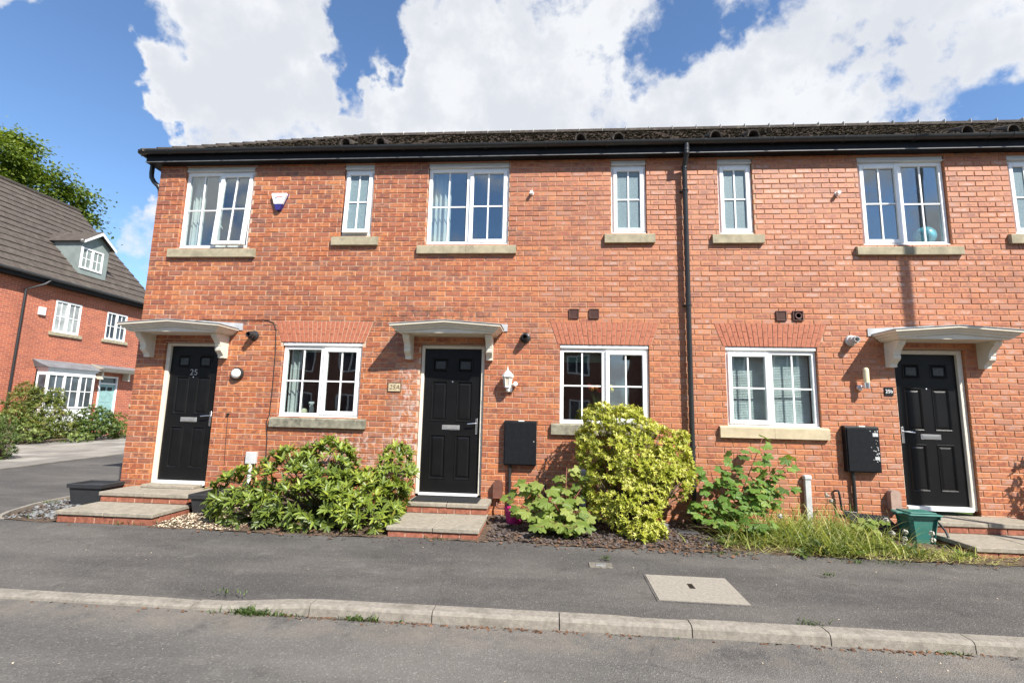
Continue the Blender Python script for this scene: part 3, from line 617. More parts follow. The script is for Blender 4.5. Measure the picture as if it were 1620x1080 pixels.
# bricks, stretcher bond, cut at openings and arches
def brick_verts(p, y0, dep, ch):             # p: four front corners (x,z) counter-clockwise from bottom left
    cx_ = sum(q[0] for q in p)/4; cz_ = sum(q[1] for q in p)/4
    inn = []
    for x, z in p:
        inn.append((x+math.copysign(min(ch, abs(cx_-x)*.4), cx_-x), y0, z+math.copysign(min(ch, abs(cz_-z)*.4), cz_-z)))
    V = inn+[(x, y0+ch*.8, z) for x, z in p]+[(x, y0+dep, z) for x, z in p]
    F = [(0, 1, 2, 3)]+[(k, 4+k, 4+(k+1) % 4, (k+1) % 4) for k in range(4)]+[(4+k, 8+k, 8+(k+1) % 4, 4+(k+1) % 4) for k in range(4)]
    return V, F
bricks = [[] for _ in range(4)]              # (corners, full?, rnd3, y jitter)
nrow = int(5.29/ROWH)
for r in range(-1, nrow):
    z0 = r*ROWH+.012; z1 = z0+ROWH-GAP
    cuts = [(o[0], o[1], o[2]-.004, o[3]+.002) for o in openings if o[2] < z1 and o[3] > z0]
    ar = [a for a in arches.values() if a[2] < z1 and a[3] > z0]
    # free x spans of the row
    spans = [(BOUND[0], BOUND[4], None, None)]
    edges = sorted({BOUND[0], BOUND[4], *[c for q in cuts for c in q[:2]]})
    for ea, eb in zip(edges, edges[1:]):
        zl, zh = z0, z1
        for q in cuts:
            if q[0] <= ea+1e-6 and q[1] >= eb-1e-6:
                if q[2] <= zl: zl = max(zl, min(q[3], zh+1))
                if q[3] >= zh and q[2] > z0: zh = min(zh, q[2])
        if zh-zl < .018: continue
        if zl > z0: zl += .006
        offx = (BL/2 if r % 2 else 0)
        k0 = int(math.floor((ea-BOUND[0]-offx)/BL))-1
        x = BOUND[0]+offx+k0*BL
        while x < eb:
            a, b_ = max(x+GAP/2 if x > BOUND[0]+.01 else x, ea), min(x+BL-GAP/2, eb)
            x += BL
            if b_-a < .025: continue
            pc = [(a, zl), (b_, zl), (b_, zh), (a, zh)]; full = abs((b_-a)-(BL-GAP)) < .004 and zh-zl > .06
            skip = False
            for aa in ar:
                def lx(z): return aa[0]-aa[4]*max(0, min(1, (z-aa[2])/(aa[3]-aa[2])))-.006
                def rx(z): return aa[1]+aa[4]*max(0, min(1, (z-aa[2])/(aa[3]-aa[2])))+.006
                zm = (zl+zh)/2
                if zl > aa[3]-.02 or zh < aa[2]: continue
                if a >= lx(zm) and b_ <= rx(zm): skip = True
                elif a < lx(zm) < b_: pc = [(a, zl), (max(a+.01, min(b_, lx(zl))), zl), (max(a+.008, min(b_, lx(zh))), zh), (a, zh)]; full = False; skip = lx(zm)-a < .02
                elif a < rx(zm) < b_: pc = [(min(b_-.01, max(a, rx(zl))), zl), (b_, zl), (b_, zh), (min(b_-.008, max(a, rx(zh))), zh)]; full = False; skip = b_-rx(zm) < .02
            if skip: continue
            bricks[hof((a+b_)/2)].append((pc, full))
def brick_obj_mesh(p, rn3, y0):
    V, F = brick_verts(p, y0, .1, .004)
    me = bpy.data.meshes.new('brick'); me.from_pydata(V, [], F); me.materials.append(mat('brick'))
    return me
def set_uv(me, uvs):
    l = me.uv_layers.new(name='UVMap'); idx = np.zeros(len(me.loops), np.int32); me.loops.foreach_get('vertex_index', idx)
    l.data.foreach_set('uv', np.asarray(uvs, np.float32)[idx].ravel())
hw, hh = (BL-GAP)/2, (ROWH-GAP)/2
VARB = []
for k in range(36):
    me = brick_obj_mesh([(-hw, -hh), (hw, -hh), (hw, hh), (-hw, hh)], None, 0.0)
    set_uv(me, [((v_.co.x+hw)/(2*hw), (v_.co.z+hh)/(2*hh)) for v_ in me.vertices]); r3 = (random.random(), random.random(), random.random(), 1)
    rnd_attr(me, np.tile(r3, (len(me.vertices), 1))); VARB.append(me)
for i in range(4):
    sc = []
    for j, (pc, full) in enumerate(bricks[i]):
        if not full: continue
        u0, v0, d0 = proj((pc[0][0], 0, pc[0][1])); u1, v1, d1 = proj((pc[2][0], 0, pc[2][1]))
        if 0 < u0 < 1620 and 0 < u1 < 1620 and v0 < 1080: sc.append((-abs((u1-u0)*(v1-v0)), j))
    sc.sort(); ind = {j for _, j in sc[:300]}
    V, F, U, CC = [], [], [], []
    wl = WL[walls[i].name]
    for j, (pc, full) in enumerate(bricks[i]):
        jy = random.uniform(-.0022, .0016)
        if j in ind:
            o = bpy.data.objects.new('brick', random.choice(VARB)); C.objects.link(o); o.parent = walls[i]
            o.location = Vector(((pc[0][0]+pc[1][0])/2, jy, (pc[0][1]+pc[2][1])/2))-wl; o.rotation_euler = (random.uniform(-.006, .006), random.uniform(-.005, .005), random.uniform(-.004, .004))
            continue
        pj = [(x+random.uniform(-.0015, .0015), z+random.uniform(-.0015, .0015)) for x, z in pc]
        v_, f_ = brick_verts(pj, jy, .1, .004); o_ = len(V)
        xa, za = min(q[0] for q in pc), min(q[1] for q in pc); ww = max(q[0] for q in pc)-xa; hz = max(q[1] for q in pc)-za
        V += v_; F += [tuple(x+o_ for x in q) for q in f_]; U += [((q[0]-xa)/max(ww, .1), (q[2]-za)/hz) for q in v_]
        r3 = (random.random(), random.random(), random.random(), 1); CC += [r3]*len(v_)
    me = bpy.data.meshes.new('brickwork'); me.from_pydata((np.array(V)-np.array(wl)).tolist(), [], F); me.materials.append(mat('brick')); set_uv(me, U); rnd_attr(me, CC)
    o = bpy.data.objects.new('brickwork', me); C.objects.link(o); o.parent = walls[i]; o['kind'] = 'stuff'
# gauged flat arches over the ground-floor windows: tapering bricks in alternating lengths
for k, hi_ in (('L1', 0), ('L2', 1), ('L3', 2)):
    a0, a1, z0, z1, fl = arches[k]; n = 21
    mb = MB(); mb.quad((a0-.004, .005, z0), (a1+.004, .005, z0), (a1+fl+.004, .005, z1), (a0-fl-.004, .005, z1)); ob('arch_joint', mb, 'mortar', walls[hi_], norm=False)
    for c in range(n):
        def xe(t_, z): s = (z-z0)/(z1-z0); return (a0-fl*s)+((a1+fl*s)-(a0-fl*s))*t_
        g_ = .0085/(a1-a0); ta, tb = c/n+g_/2, (c+1)/n-g_/2; zs = z0+(z1-z0)*(.62 if c % 2 else .38)
        for za, zb in ((z0+.002, zs-.003), (zs+.003, z1-.002)):
            v_, f_ = brick_verts([(xe(ta, za), za), (xe(tb, za), za), (xe(tb, zb), zb), (xe(ta, zb), zb)], random.uniform(-.003, 0), .02, .002)
            mb = MB(); mb.add(v_, f_); ob('voussoir', mb, 'voussoir', walls[hi_], norm=False)
# end wall of the terrace
mb = MB(); mb.quad((-6.164, .1, -.1), (-6.164, 8.1, -.1), (-6.164, 8.1, 5.3), (-6.164, .1, 5.3)); mb.quad((-6.164, 8.1, -.1), (9.9, 8.1, -.1), (9.9, 8.1, 5.3), (-6.164, 8.1, 5.3)); ob('end_wall', mb, 'end_brick', houses[0], norm=False)
# --- windows
def bars(mb, x0, x1, z0, z1, y):
    xm, zm = (x0+x1)/2, (z0+z1)/2
    mb.box(xm-.010, xm+.010, y-.006, y+.006, z0, z1); mb.box(x0, xm-.010, y-.0055, y+.0055, zm-.010, zm+.010); mb.box(xm+.010, x1, y-.0055, y+.0055, zm-.010, zm+.010)
def panes(parent, x0, x1, z0, z1, y, m, tilt=None):
    xm, zm = (x0+x1)/2, (z0+z1)/2
    for a, b_ in ((x0, xm-.010), (xm+.010, x1)):
        for c, d in ((z0, zm-.010), (zm+.010, z1)):
            mb = MB(); mb.box(a, b_, y, y+.004, c, d)
            if tilt: mb.tilt(*tilt)
            ob('pane', mb, m, parent)
FY = .045                                    # face of the frames behind the wall face
def window(k, house, sash='R', frosted=False, opened=0.0, trim=.075):
    x0, x1, z0, z1 = win[k]; gm = 'frosted_glass' if frosted else 'glass'
    zt = z1-trim; x0 += .004; x1 -= .004
    mb = MB(); ringframe(mb, x0, x1, z0, zt, .052, FY, FY+.065)
    lights = [(x0, x1, 'S')]
    if x1-x0 > .8:
        xm = (x0+x1)/2; mb.box(xm-.03, xm+.03, FY+.001, FY+.064, z0+.052, zt-.052, .003)
        lights = [(x0, xm+.01, 'S' if sash == 'L' else 'F'), (xm-.01, x1, 'S' if sash == 'R' else 'F')]
    wo_ = ob('window', mb, 'upvc', house)
    mb = MB(); mb.box(x0, x1, FY-.03, FY+.06, zt+.001, z1-.002, .004)
    if trim > .06: mb.box(x0-.001, x1+.001, FY-.045, FY-.031, zt+.006, zt+.022, .003)
    ob('head_trim', mb, 'frame_grey' if trim > .06 else 'upvc', wo_)
    mb = MB(); mb.box(x0+.01, x1-.01, FY-.028, FY-.001, z0-.012, z0+.014, .004); ob('sub_sill', mb, 'upvc', wo_)
    for a, b_, typ in lights:
        wd = .052; la, lb = a+wd, b_-wd; lz0, lz1 = z0+wd, zt-wd
        tl = None
        if typ == 'S':
            sa, sb, sz0, sz1 = a+.03, b_-.03, z0+.03, zt-.03
            tl = (FY-.02, sz1, opened) if opened else None
            mb = MB(); ringframe(mb, sa, sb, sz0, sz1, .055, FY-.022, FY+.03, .006)
            la, lb, lz0, lz1 = sa+.055, sb-.055, sz0+.055, sz1-.055; gy = FY-.004
            if tl: mb.tilt(*tl)
            ob('sash', mb, 'upvc', wo_)
            mb = MB(); mb.box((sa+sb)/2-.05, (sa+sb)/2+.05, FY+.031, FY+.045, sz0+.02, sz0+.035, .003)
            if tl: mb.tilt(*tl)
            ob('handle', mb, 'white_plastic', wo_)
        else: gy = FY+.016
        mb = MB(); bars(mb, la, lb, lz0, lz1, gy+.004)
        if tl: mb.tilt(*tl)
        ob('glazing_bar', mb, 'upvc', wo_)
        panes(wo_, la, lb, lz0, lz1, gy+.011, gm, tl)
        if tl:
            mb = MB(); mb.tube([(sa+.03, FY+.03, sz0+.35), (sa+.10, FY-.02, sz0+.28)], .006, 6); ob('stay', mb, 'white_plastic', wo_)
    # the room behind: lined box, inner window board
    fl = 2.72 if z0 > 3 else .3; ce = 5.10 if z0 > 3 else 2.58
    mb = MB(); ra, rb = x0-.35, x1+.35
    for q in [((ra, .16, fl), (rb, .16, fl), (rb, 3.2, fl), (ra, 3.2, fl)), ((ra, .16, ce), (rb, .16, ce), (rb, 3.2, ce), (ra, 3.2, ce)), ((ra, 3.2, fl), (rb, 3.2, fl), (rb, 3.2, ce), (ra, 3.2, ce)),
              ((ra, .16, fl), (ra, 3.2, fl), (ra, 3.2, ce), (ra, .16, ce)), ((rb, .16, fl), (rb, 3.2, fl), (rb, 3.2, ce), (rb, .16, ce))]: mb.quad(*q)
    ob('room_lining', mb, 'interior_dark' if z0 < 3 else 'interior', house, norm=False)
    mb = MB(); mb.box(x0-.02, x1+.02, FY+.067, FY+.26, z0-.012, z0+.018, .003); ob('window_board', mb, 'white_paint', wo_)
    # stone sill
    sx0, sx1, s0, s1 = sills[k]; mb = MB()
    sm_ = {'L1': 'sill_stone_mossy', 'L2': 'sill_stone_mossy', 'L3': 'sill_stone_clean'}.get(k, 'sill_stone')
    parts = [(sx0, sx1)] if k not in ('U3', 'L3') else [(sx0, (sx0+sx1)/2-.0015), ((sx0+sx1)/2+.0015, sx1)]
    for a, b_ in parts:
        mb.prism([(-.052, s0), (-.052, s1-.012), (-.046, s1-.004), (FY-.004, s1+.022), (FY+.06, s1+.022), (FY+.06, s0)], 0, a, b_)
    ob('sill', mb, sm_, wo_)
    return wo_
def drape(name, parent, x0, x1, z0, z1, y, m, waves, amp=.025, lean=0.0):
    n = max(6, waves*6); V = []
    for i in range(n+1):
        t_ = i/n; yy = y+amp*math.sin(t_*waves*2*math.pi)
        V += [(x0+(x1-x0)*t_, yy, z0), (x0+(x1-x0)*t_+lean, yy, z1)]
    mb = MB(); mb.add(V, [(2*i, 2*i+2, 2*i+3, 2*i+1) for i in range(n)]); return ob(name, mb, m, parent, smooth_=True, norm=False)
WO = {}
WO['U1'] = window('U1', houses[0], 'R', opened=-.075); WO['U2'] = window('U2', houses[0], 'S', True, opened=-.06)
WO['U3'] = window('U3', houses[1], 'R'); WO['U4'] = window('U4', houses[1], 'S', True)
WO['U5'] = window('U5', houses[2], 'S', True); WO['U6'] = window('U6', houses[2], 'L'); WO['U7'] = window('U7', houses[3], 'S', True)
WO['L1'] = window('L1', houses[0], 'R', trim=.05); WO['L2'] = window('L2', houses[1], 'R', trim=.05); WO['L3'] = window('L3', houses[2], 'L', trim=.05)
def cur(k, a, b_, m, waves, y=.2, top=0, bot=0.0):
    x0, x1, z0, z1 = win[k]; drape('curtain', WO[k], x0+(x1-x0)*a, x0+(x1-x0)*b_, z0+.02+bot, z1-.02-top, y, m, waves)
cur('U1', .02, .2, 'curtain_white', 3); cur('U1', .82, .99, 'curtain_white', 2); cur('U3', .02, .26, 'curtain_white', 4); cur('U3', .9, .99, 'curtain_white', 2)
cur('U6', .5, .6, 'curtain_dark', 2); cur('U6', .02, .12, 'curtain_dark', 2); cur('L1', .03, .16, 'curtain_white', 2); cur('L1', .9, .98, 'curtain_white', 1); cur('L1', .02, .98, 'blind_white', 1, .24, 0, .93)
def slats(k, zlo, m, tilt, xa=.04, xb=.96):
    x0, x1, z0, z1 = win[k]; mb = MB(); z = z1-.09
    while z > zlo:
        c, q = math.cos(tilt)*.012, math.sin(tilt)*.012
        xx0, xx1 = x0+(x1-x0)*xa, x0+(x1-x0)*xb
        mb.quad((xx0, .165-c, z-q), (xx1, .165-c, z-q), (xx1, .165+c, z+q), (xx0, .165+c, z+q)); z -= .022
    for t_ in (.2, .8): mb.box(x0+(x1-x0)*t_-.001, x0+(x1-x0)*t_+.001, .15, .152, zlo, z1-.08)
    mb.box(x0+.05, x1-.05, .15, .19, z1-.085, z1-.05); o = ob('blind', mb, m, WO[k], norm=False); return o
slats('L3', 1.36, 'blind_white', 1.05); slats('L2', 2.16, 'blind_green', 1.0, .04, .55)
# --- doors
def door(k, house, leaf, hand, mailc='steel'):
    x0, x1, z0, z1 = doors[k]; lx0, lx1, lz0, lz1 = leaf; Y = .078
    mb = MB(); ww, hh_ = lx1-lx0, lz1-lz0
    fr = [(.14, .42, .835, .933), (.58, .86, .835, .933), (.14, .42, .485, .77), (.58, .86, .485, .77), (.14, .42, .09, .395), (.58, .86, .09, .395)]
    holes = [(lx0+a*ww, lx0+b_*ww, lz0+c*hh_, lz0+d*hh_) for a, b_, c, d in fr]
    sheet(mb, lx0, lx1, lz0, lz1, holes, Y)
    for (a, b_, c, d) in holes:
        def rg(i, y): return [(a+i, y, c+i), (b_-i, y, c+i), (b_-i, y, d-i), (a+i, y, d-i)]
        seq = [rg(0, Y), rg(.007, Y-.009), rg(.016, Y-.005), rg(.026, Y+.010), rg(.052, Y+.001)]
        for s, t_ in zip(seq, seq[1:]): mb.add(s+t_, [(i, (i+1) % 4, 4+(i+1) % 4, 4+i) for i in range(4)])
        mb.add(seq[-1], [(0, 1, 2, 3)])
    mb.quad((lx0, Y, lz1), (lx1, Y, lz1), (lx1, Y+.045, lz1), (lx0, Y+.045, lz1))
    d_ = ob('door', mb, 'door_black', house, norm=False)
    for a, b_, c, d in holes[:2]:
        mb = MB(); mb.box(a+.045, b_-.045, Y-.004, Y+.002, c+.045, d-.045); ob('pane', mb, 'glass_dark', d_)
        mb = MB(); ringframe(mb, a+.034, b_-.034, c+.034, d-.034, .012, Y-.007, Y+.002, .002); ob('pane_bead', mb, 'door_black', d_)
    mb = MB(); w_ = .055
    mb.box(x0+.002, lx0-.004, .04, .12, z0, z1-.002, .005); mb.box(lx1+.004, x1-.002, .04, .12, z0, z1-.002, .005); mb.box(lx0-.004, lx1+.004, .04, .12, lz1+.004, z1-.002, .005)
    ob('door_frame', mb, 'white_paint', d_)
    mb = MB(); mb.box(lx0-.003, lx1+.003, .015, .12, z0-.012, lz0-.004, .004); ob('threshold', mb, 'upvc', d_)
    xm = (lx0+lx1)/2; zl = lz0+.445*hh_
    mb = MB(); mb.box(xm-.125, xm+.125, Y-.011, Y, zl-.033, zl+.033, .004); mb.box(xm-.105, xm+.105, Y-.016, Y-.011, zl-.02, zl+.02, .003); ob('letter_plate', mb, mailc, d_)
    mb = MB(); mb.lathe((xm, Y-.008, lz0+.765*hh_), [(.003, -.002), (.010, 0), (.011, .006), (.009, .010)], 12, 1); ob('spyhole', mb, 'chrome', d_)
    xh = lx1-.045 if hand == 'R' else lx0+.045; sg = -1 if hand == 'R' else 1
    mb = MB(); mb.box(xh-.016, xh+.016, Y-.012, Y, lz0+.4*hh_, lz0+.51*hh_, .003); mb.tube([(xh, Y-.01, lz0+.477*hh_), (xh, Y-.05, lz0+.477*hh_), (xh+sg*.02, Y-.055, lz0+.477*hh_), (xh+sg*.12, Y-.052, lz0+.472*hh_)], .009, 8); ob('handle', mb, 'chrome', d_, smooth_=40)
    mb = MB(); mb.box(lx0-.1, lx1+.1, .18, .2, lz0-.05, lz1+.1); ob('door_backing', mb, 'interior_dark', house)
    return d_
pm('glass_dark', (.045, .05, .05), .12, .5, .2, 60, .3, 90)
DO = {'D1': door('D1', houses[0], (-5.668, -4.915, .378, 2.312), 'R'), 'D2': door('D2', houses[1], (-1.815, -1.003, .338, 2.322), 'R'), 'D3': door('D3', houses[2], (4.53, 5.306, .392, 2.33), 'L', 'chrome')}
xm = (-5.668-4.915)/2
textmesh('number', '25', .125, (xm, .074, .378+.80*1.934), 'chrome', DO['D1'], .003)
# --- door canopies
def canopy(house, xc, zb):
    hw_, pr = .655, .36; prof = [(0, 0), (.0, .001), (.024, .003), (.026, .020), (.042, .030), (.056, .034), (.060, .052), (.078, .060), (.096, .064), (.098, .090)]
    def st(x, y, dx, dy, f): return [(x, y, zb)]+[(x+dx*o_, y+dy*o_, zb+f+h) for o_, h in prof]
    S = [st(xc-hw_, -.001, -1, 0, .012), st(xc-hw_, -pr, -1, -1, .012), st(xc, -pr, 0, -1, .068), st(xc+hw_, -pr, 1, -1, .012), st(xc+hw_, -.001, 1, 0, .012)]
    n = len(S[0]); mb = MB(); mb.add([p for s in S for p in s], [(i*n+k, (i+1)*n+k, (i+1)*n+k+1, i*n+k+1) for i in range(4) for k in range(n-1)])
    mb.quad((xc-hw_, -.001, zb+.0005), (xc-hw_, -pr, zb+.0005), (xc+hw_, -pr, zb+.0005), (xc+hw_, -.001, zb+.0005))
    cn = ob('canopy', mb, 'white_paint', house, norm=False)
    o_ = .108; T = [(xc-hw_-o_, -.0, zb+.110), (xc-hw_-o_, -pr-o_, zb+.110), (xc, -pr-o_, zb+.166), (xc+hw_+o_, -pr-o_, zb+.110), (xc+hw_+o_, 0, zb+.110), (xc, 0, zb+.21)]
    mb = MB(); T2 = [(a, b_, c-.006) for a, b_, c in T]
    mb.add(T+T2, [(0, 1, 2, 5), (5, 2, 3, 4), (6, 7, 8, 11), (11, 8, 9, 10), (0, 1, 7, 6), (1, 2, 8, 7), (2, 3, 9, 8), (3, 4, 10, 9)])
    ob('lead_roof', mb, 'lead', cn, norm=False)
    mb = MB(); q = [(xc-.81, zb+.085), (xc+.81, zb+.085), (xc+.81, zb+.185), (xc, zb+.232), (xc-.81, zb+.185)]; mb.prism(q, 1, -.012, -.004); ob('flashing', mb, 'lead', cn)
    pf = [(0, 0), (-.285, 0), (-.285, -.032), (-.272, -.038), (-.268, -.06), (-.255, -.066)]
    pf += [(-.255+.05*math.sin(t_*math.pi/2)*1.6+.0*t_, -.066-.11*t_) for t_ in (.25, .5, .75, 1.0)]
    pf += [(-.165, -.186), (-.175, -.205), (-.168, -.235), (-.145, -.258), (-.118, -.268), (-.112, -.285), (-.095, -.292), (-.09, -.335), (0, -.335)]
    for s in (-1, 1):
        mb = MB(); xb = xc+s*.572; mb.prism([(y, zb-.0005+z) for y, z in pf], 0, xb-.043, xb+.043); ob('bracket', mb, 'white_paint', cn)
    return cn
canopy(houses[0], -5.36, 2.468); canopy(houses[1], -1.446, 2.490); canopy(houses[2], 5.0, 2.478)
# --- eaves: soffit, fascia, gutter, roof
EY, EZ = -.205, 5.258; RY = 2.25; RZ = W(1000, 204, RY).z-.07; TAN = (RZ-EZ)/(RY-EY); TH = math.atan(TAN); EX = -6.165-.205
for i in range(4):
    x0, x1 = BOUND[i]-(.125 if i == 0 else 0), (BOUND[i+1] if i < 3 else 16.0)
    mb = MB(); mb.box(x0, x1, -.125, .02, EAVE, EAVE+.012); ob('soffit', mb, 'black_plastic', houses[i])
    mb = MB(); mb.box(x0-(.012 if i == 0 else 0), x1, -.143, -.126, EAVE-.004, 5.33, .003); fa = ob('fascia', mb, 'fascia_plastic', houses[i])
    mb = MB(); mb.box(x0-(.02 if i == 0 else 0), x1, -.150, -.1435, EAVE-.006, EAVE+.010, .002); ob('fascia_highlight', mb, 'highlight_grey', fa)  # added pale strip: sun catching the fascia's lower edge, put into the colour
    # half-round gutter
    def gut(mb, p0, p1, r=.053, extra=0.0):
        d = Vector(p1)-Vector(p0); d.normalize(); a = Vector((d.y, -d.x, 0)); V = []
        for p in (Vector(p0), Vector(p1)):
            for rr in (r+extra, r-.004):
                for k in range(11):
                    t_ = math.pi*k/10; V.append(p+a*(rr*math.cos(t_))+Vector((0, 0, -rr*math.sin(t_))))
        F = []
        for k in range(10): F += [(k, k+1, 22+k+1, 22+k), (11+k, 33+k, 33+k+1, 11+k+1), (k, 11+k, 11+k+1, k+1), (22+k, 22+k+1, 33+k+1, 33+k)]
        F += [(0, 22, 33, 11), (10, 21, 43, 32)]
        mb.add(V, F)
    gy, gz = -.197, 5.30
    gx0 = BOUND[i]-.197 if i == 0 else BOUND[i]
    mb = MB(); gut(mb, (gx0, gy, gz), (x1, gy, gz))
    if i == 0: gut(mb, (gx0, 8.0, gz), (gx0, gy, gz))
    gu = ob('gutter', mb, 'pipe_plastic', houses[i], smooth_=40)
    n = 5
    for k in range(n):
        xb = BOUND[i]+.25+(x1-BOUND[i]-.3)*k/(n-1) if i != 1 else BOUND[i]+.3+k*.88
        mb = MB(); gut(mb, (xb, gy, gz), (xb+.035, gy, gz), .053, .005); mb.box(xb+.005, xb+.03, -.15, -.144, 5.25, 5.32); ob('gutter_bracket', mb, 'pipe_plastic', gu)
    if i == 0:
        mb = MB(); mb.box(-6.29, -6.166, .02, 8.0, EAVE, EAVE+.012); ob('side_soffit', mb, 'black_plastic', houses[0])
        mb = MB(); mb.box(-6.308, -6.291, -.126, 8.0, EAVE-.004, 5.33, .003); ob('side_fascia', mb, 'black_plastic', houses[0])
# roof planes with plain tiles course by course
def roofz(y): return EZ+(y-EY)*TAN
for i in range(4):
    V, F = [], []; gauge = .1; tw = .168; s = 0; kk = 0; RE = BOUND[i+1] if i < 3 else 16.0
    while True:
        y = EY+kk*gauge*math.cos(TH); 
        if y > RY-.05: break
        z = roofz(y); xa = BOUND[i] if i else EX+(y-EY)+.02; xb = RE; x = math.floor(xa/tw)*tw-(tw/2 if kk % 2 else 0)
        while x < xb:
            a, b_ = max(x+.002, xa), min(x+tw-.002, xb); x += tw
            if b_-a < .02: continue
            j = random.uniform(-.006, .006); th_ = .013+random.uniform(0, .006); ty = y+j; tz = roofz(ty)+.012+random.uniform(0, .016); ln = .165; o_ = len(V)
            y2, z2 = ty+ln*math.cos(TH), tz+ln*math.sin(TH)-.014
            V += [(a, ty, tz-th_), (b_, ty, tz-th_), (b_, ty, tz), (a, ty, tz), (b_, y2, z2), (a, y2, z2), (a, y2, z2-th_), (b_, y2, z2-th_)]
            F += [(o_, o_+1, o_+2, o_+3), (o_+3, o_+2, o_+4, o_+5), (o_+1, o_+7, o_+4, o_+2), (o_, o_+3, o_+5, o_+6)]
        kk += 1
    mb = MB(); x0, x1 = BOUND[i], RE; dz = -.006
    rl = EX+(RY-EY)
    if i == 0:
        mb.add([(EX, EY, EZ+dz), (x1, EY, EZ+dz), (x1, RY, RZ+dz), (rl, RY, RZ+dz), (EX, 8.2, EZ+dz), (x1, 8.2, EZ+dz)], [(0, 1, 2, 3), (0, 3, 4), (3, 2, 5, 4)])
    else: mb.add([(x0, EY, EZ+dz), (x1, EY, EZ+dz), (x1, RY, RZ+dz), (x0, RY, RZ+dz), (x0, 8.2, EZ+dz), (x1, 8.2, EZ+dz)], [(0, 1, 2, 3), (3, 2, 5, 4)])
    rf = ob('roof', mb, 'roof_tile', houses[i], norm=False)
    me = bpy.data.meshes.new('tile_courses'); me.from_pydata((np.array(V)-np.array(WL[rf.name])).tolist(), [], F); me.materials.append(mat('roof_tile')); o = bpy.data.objects.new('tile_courses', me); C.objects.link(o); o.parent = rf; o['kind'] = 'stuff'
    Ms = []; q = []
    for _ in range(1500):
        x = random.uniform(x0+.1, min(x1, 9.5)-.05); y = random.uniform(EY+.03, RY-.1)
        if i == 0 and x < EX+(y-EY)+.1: continue
        s_ = random.uniform(.012, .04); Ms.append([list(r_) for r_ in Matrix.Translation((x, y, roofz(y)+.03)) @ Euler((0, 0, random.random()*6)).to_matrix().to_4x4() @ Matrix.Diagonal((s_, s_*.8, s_*.8, 1))]); q.append(random.random())
    o = scatter(ST_V, ST_F, Ms, q, 'roof_moss', rf, 'moss', smooth_=False); o['kind'] = 'stuff'
    # ridge tiles bedded in mortar
    xr = max(x0, rl) if i == 0 else x0; k = 0
    while xr+.45*k < x1-.05:
        a = xr+.45*k; b_ = min(a+.44, x1); k += 1
        V = []
        for x in (a, b_):
            for t_ in range(9): q = math.pi*t_/8; V.append((x, RY+.12*math.cos(q), RZ-.035+.105*math.sin(q)))
        mb = MB(); mb.add(V, [(t_, t_+1, 9+t_+1, 9+t_) for t_ in range(8)]+[tuple(range(9)), tuple(range(9, 18))]); ob('ridge_tile', mb, 'ridge_tile', rf, smooth_=50)
        mb = MB(); mb.box(b_-.002, b_+.012, RY-.11, RY+.11, RZ-.03, RZ+.074, .01); ob('ridge_joint', mb, 'ridge_mortar', rf)
    if i == 0:                                # hip tiles stepping up the corner
        L_ = math.sqrt(2+TAN*TAN)*(RY-EY); nh = int(L_/.21)
        for k in range(nh):
            t0 = .004+k/nh; t1 = t0+1.25/nh
            p0 = Vector((EX+(rl-EX)*t0, EY+(RY-EY)*t0, EZ+(RZ-EZ)*t0+.035)); p1 = Vector((EX+(rl-EX)*t1, EY+(RY-EY)*t1, EZ+(RZ-EZ)*t1+.012))
            d = (p1-p0).normalized(); sd_ = Vector((1, -1, 0)).normalized(); up = sd_.cross(d)*-1
            if up.z < 0: up = -up
            V = []
            for p in (p0, p1):
                for t_ in range(7): q = math.pi*t_/6; V.append(p+sd_*(.11*math.cos(q))+up*(.075*math.sin(q)-.04))
            mb = MB(); mb.add(V, [(t_, t_+1, 7+t_+1, 7+t_) for t_ in range(6)]+[tuple(range(7))]); ob('hip_tile', mb, 'ridge_tile', rf, smooth_=50)
    # hooded tile vents near the eaves
    for px, py in {0: [(556, 228), (609, 226)], 1: [(917, 219), (975, 218)], 2: [(1124, 217), (1182, 216), (1510, 215)], 3: [(1580, 214)]}[i]:
        p = W(px, py, .25); x = max(BOUND[i]+.1, p.x); y = .02; z = roofz(y)+.05
        prof = [(.09*math.cos(t_*math.pi/8), .115*math.sin(t_*math.pi/8)) for t_ in range(9)]
        V = []
        for dy, sc_ in ((0, 1.0), (.006, .82), (.15, .42)): V += [(x+u*sc_, y+dy, z+.012+v_*sc_) for u, v_ in prof]
        V += [(x+u, y+.30, z+.3*TAN+.012+v_*.12) for u, v_ in prof]
        mb = MB(); mb.add(V, [(t_, t_+1, 9+t_+1, 9+t_) for t_ in range(8)]+[(9+t_, 9+t_+1, 18+t_+1, 18+t_) for t_ in range(8)]+[(t_, 27+t_, 27+t_+1, t_+1) for t_ in range(8)]); mb.cur = 1; mb.add(V[18:27], [tuple(range(9))])
        ob('hood_vent', mb, ['ridge_tile', 'plate_black'], rf, norm=False)
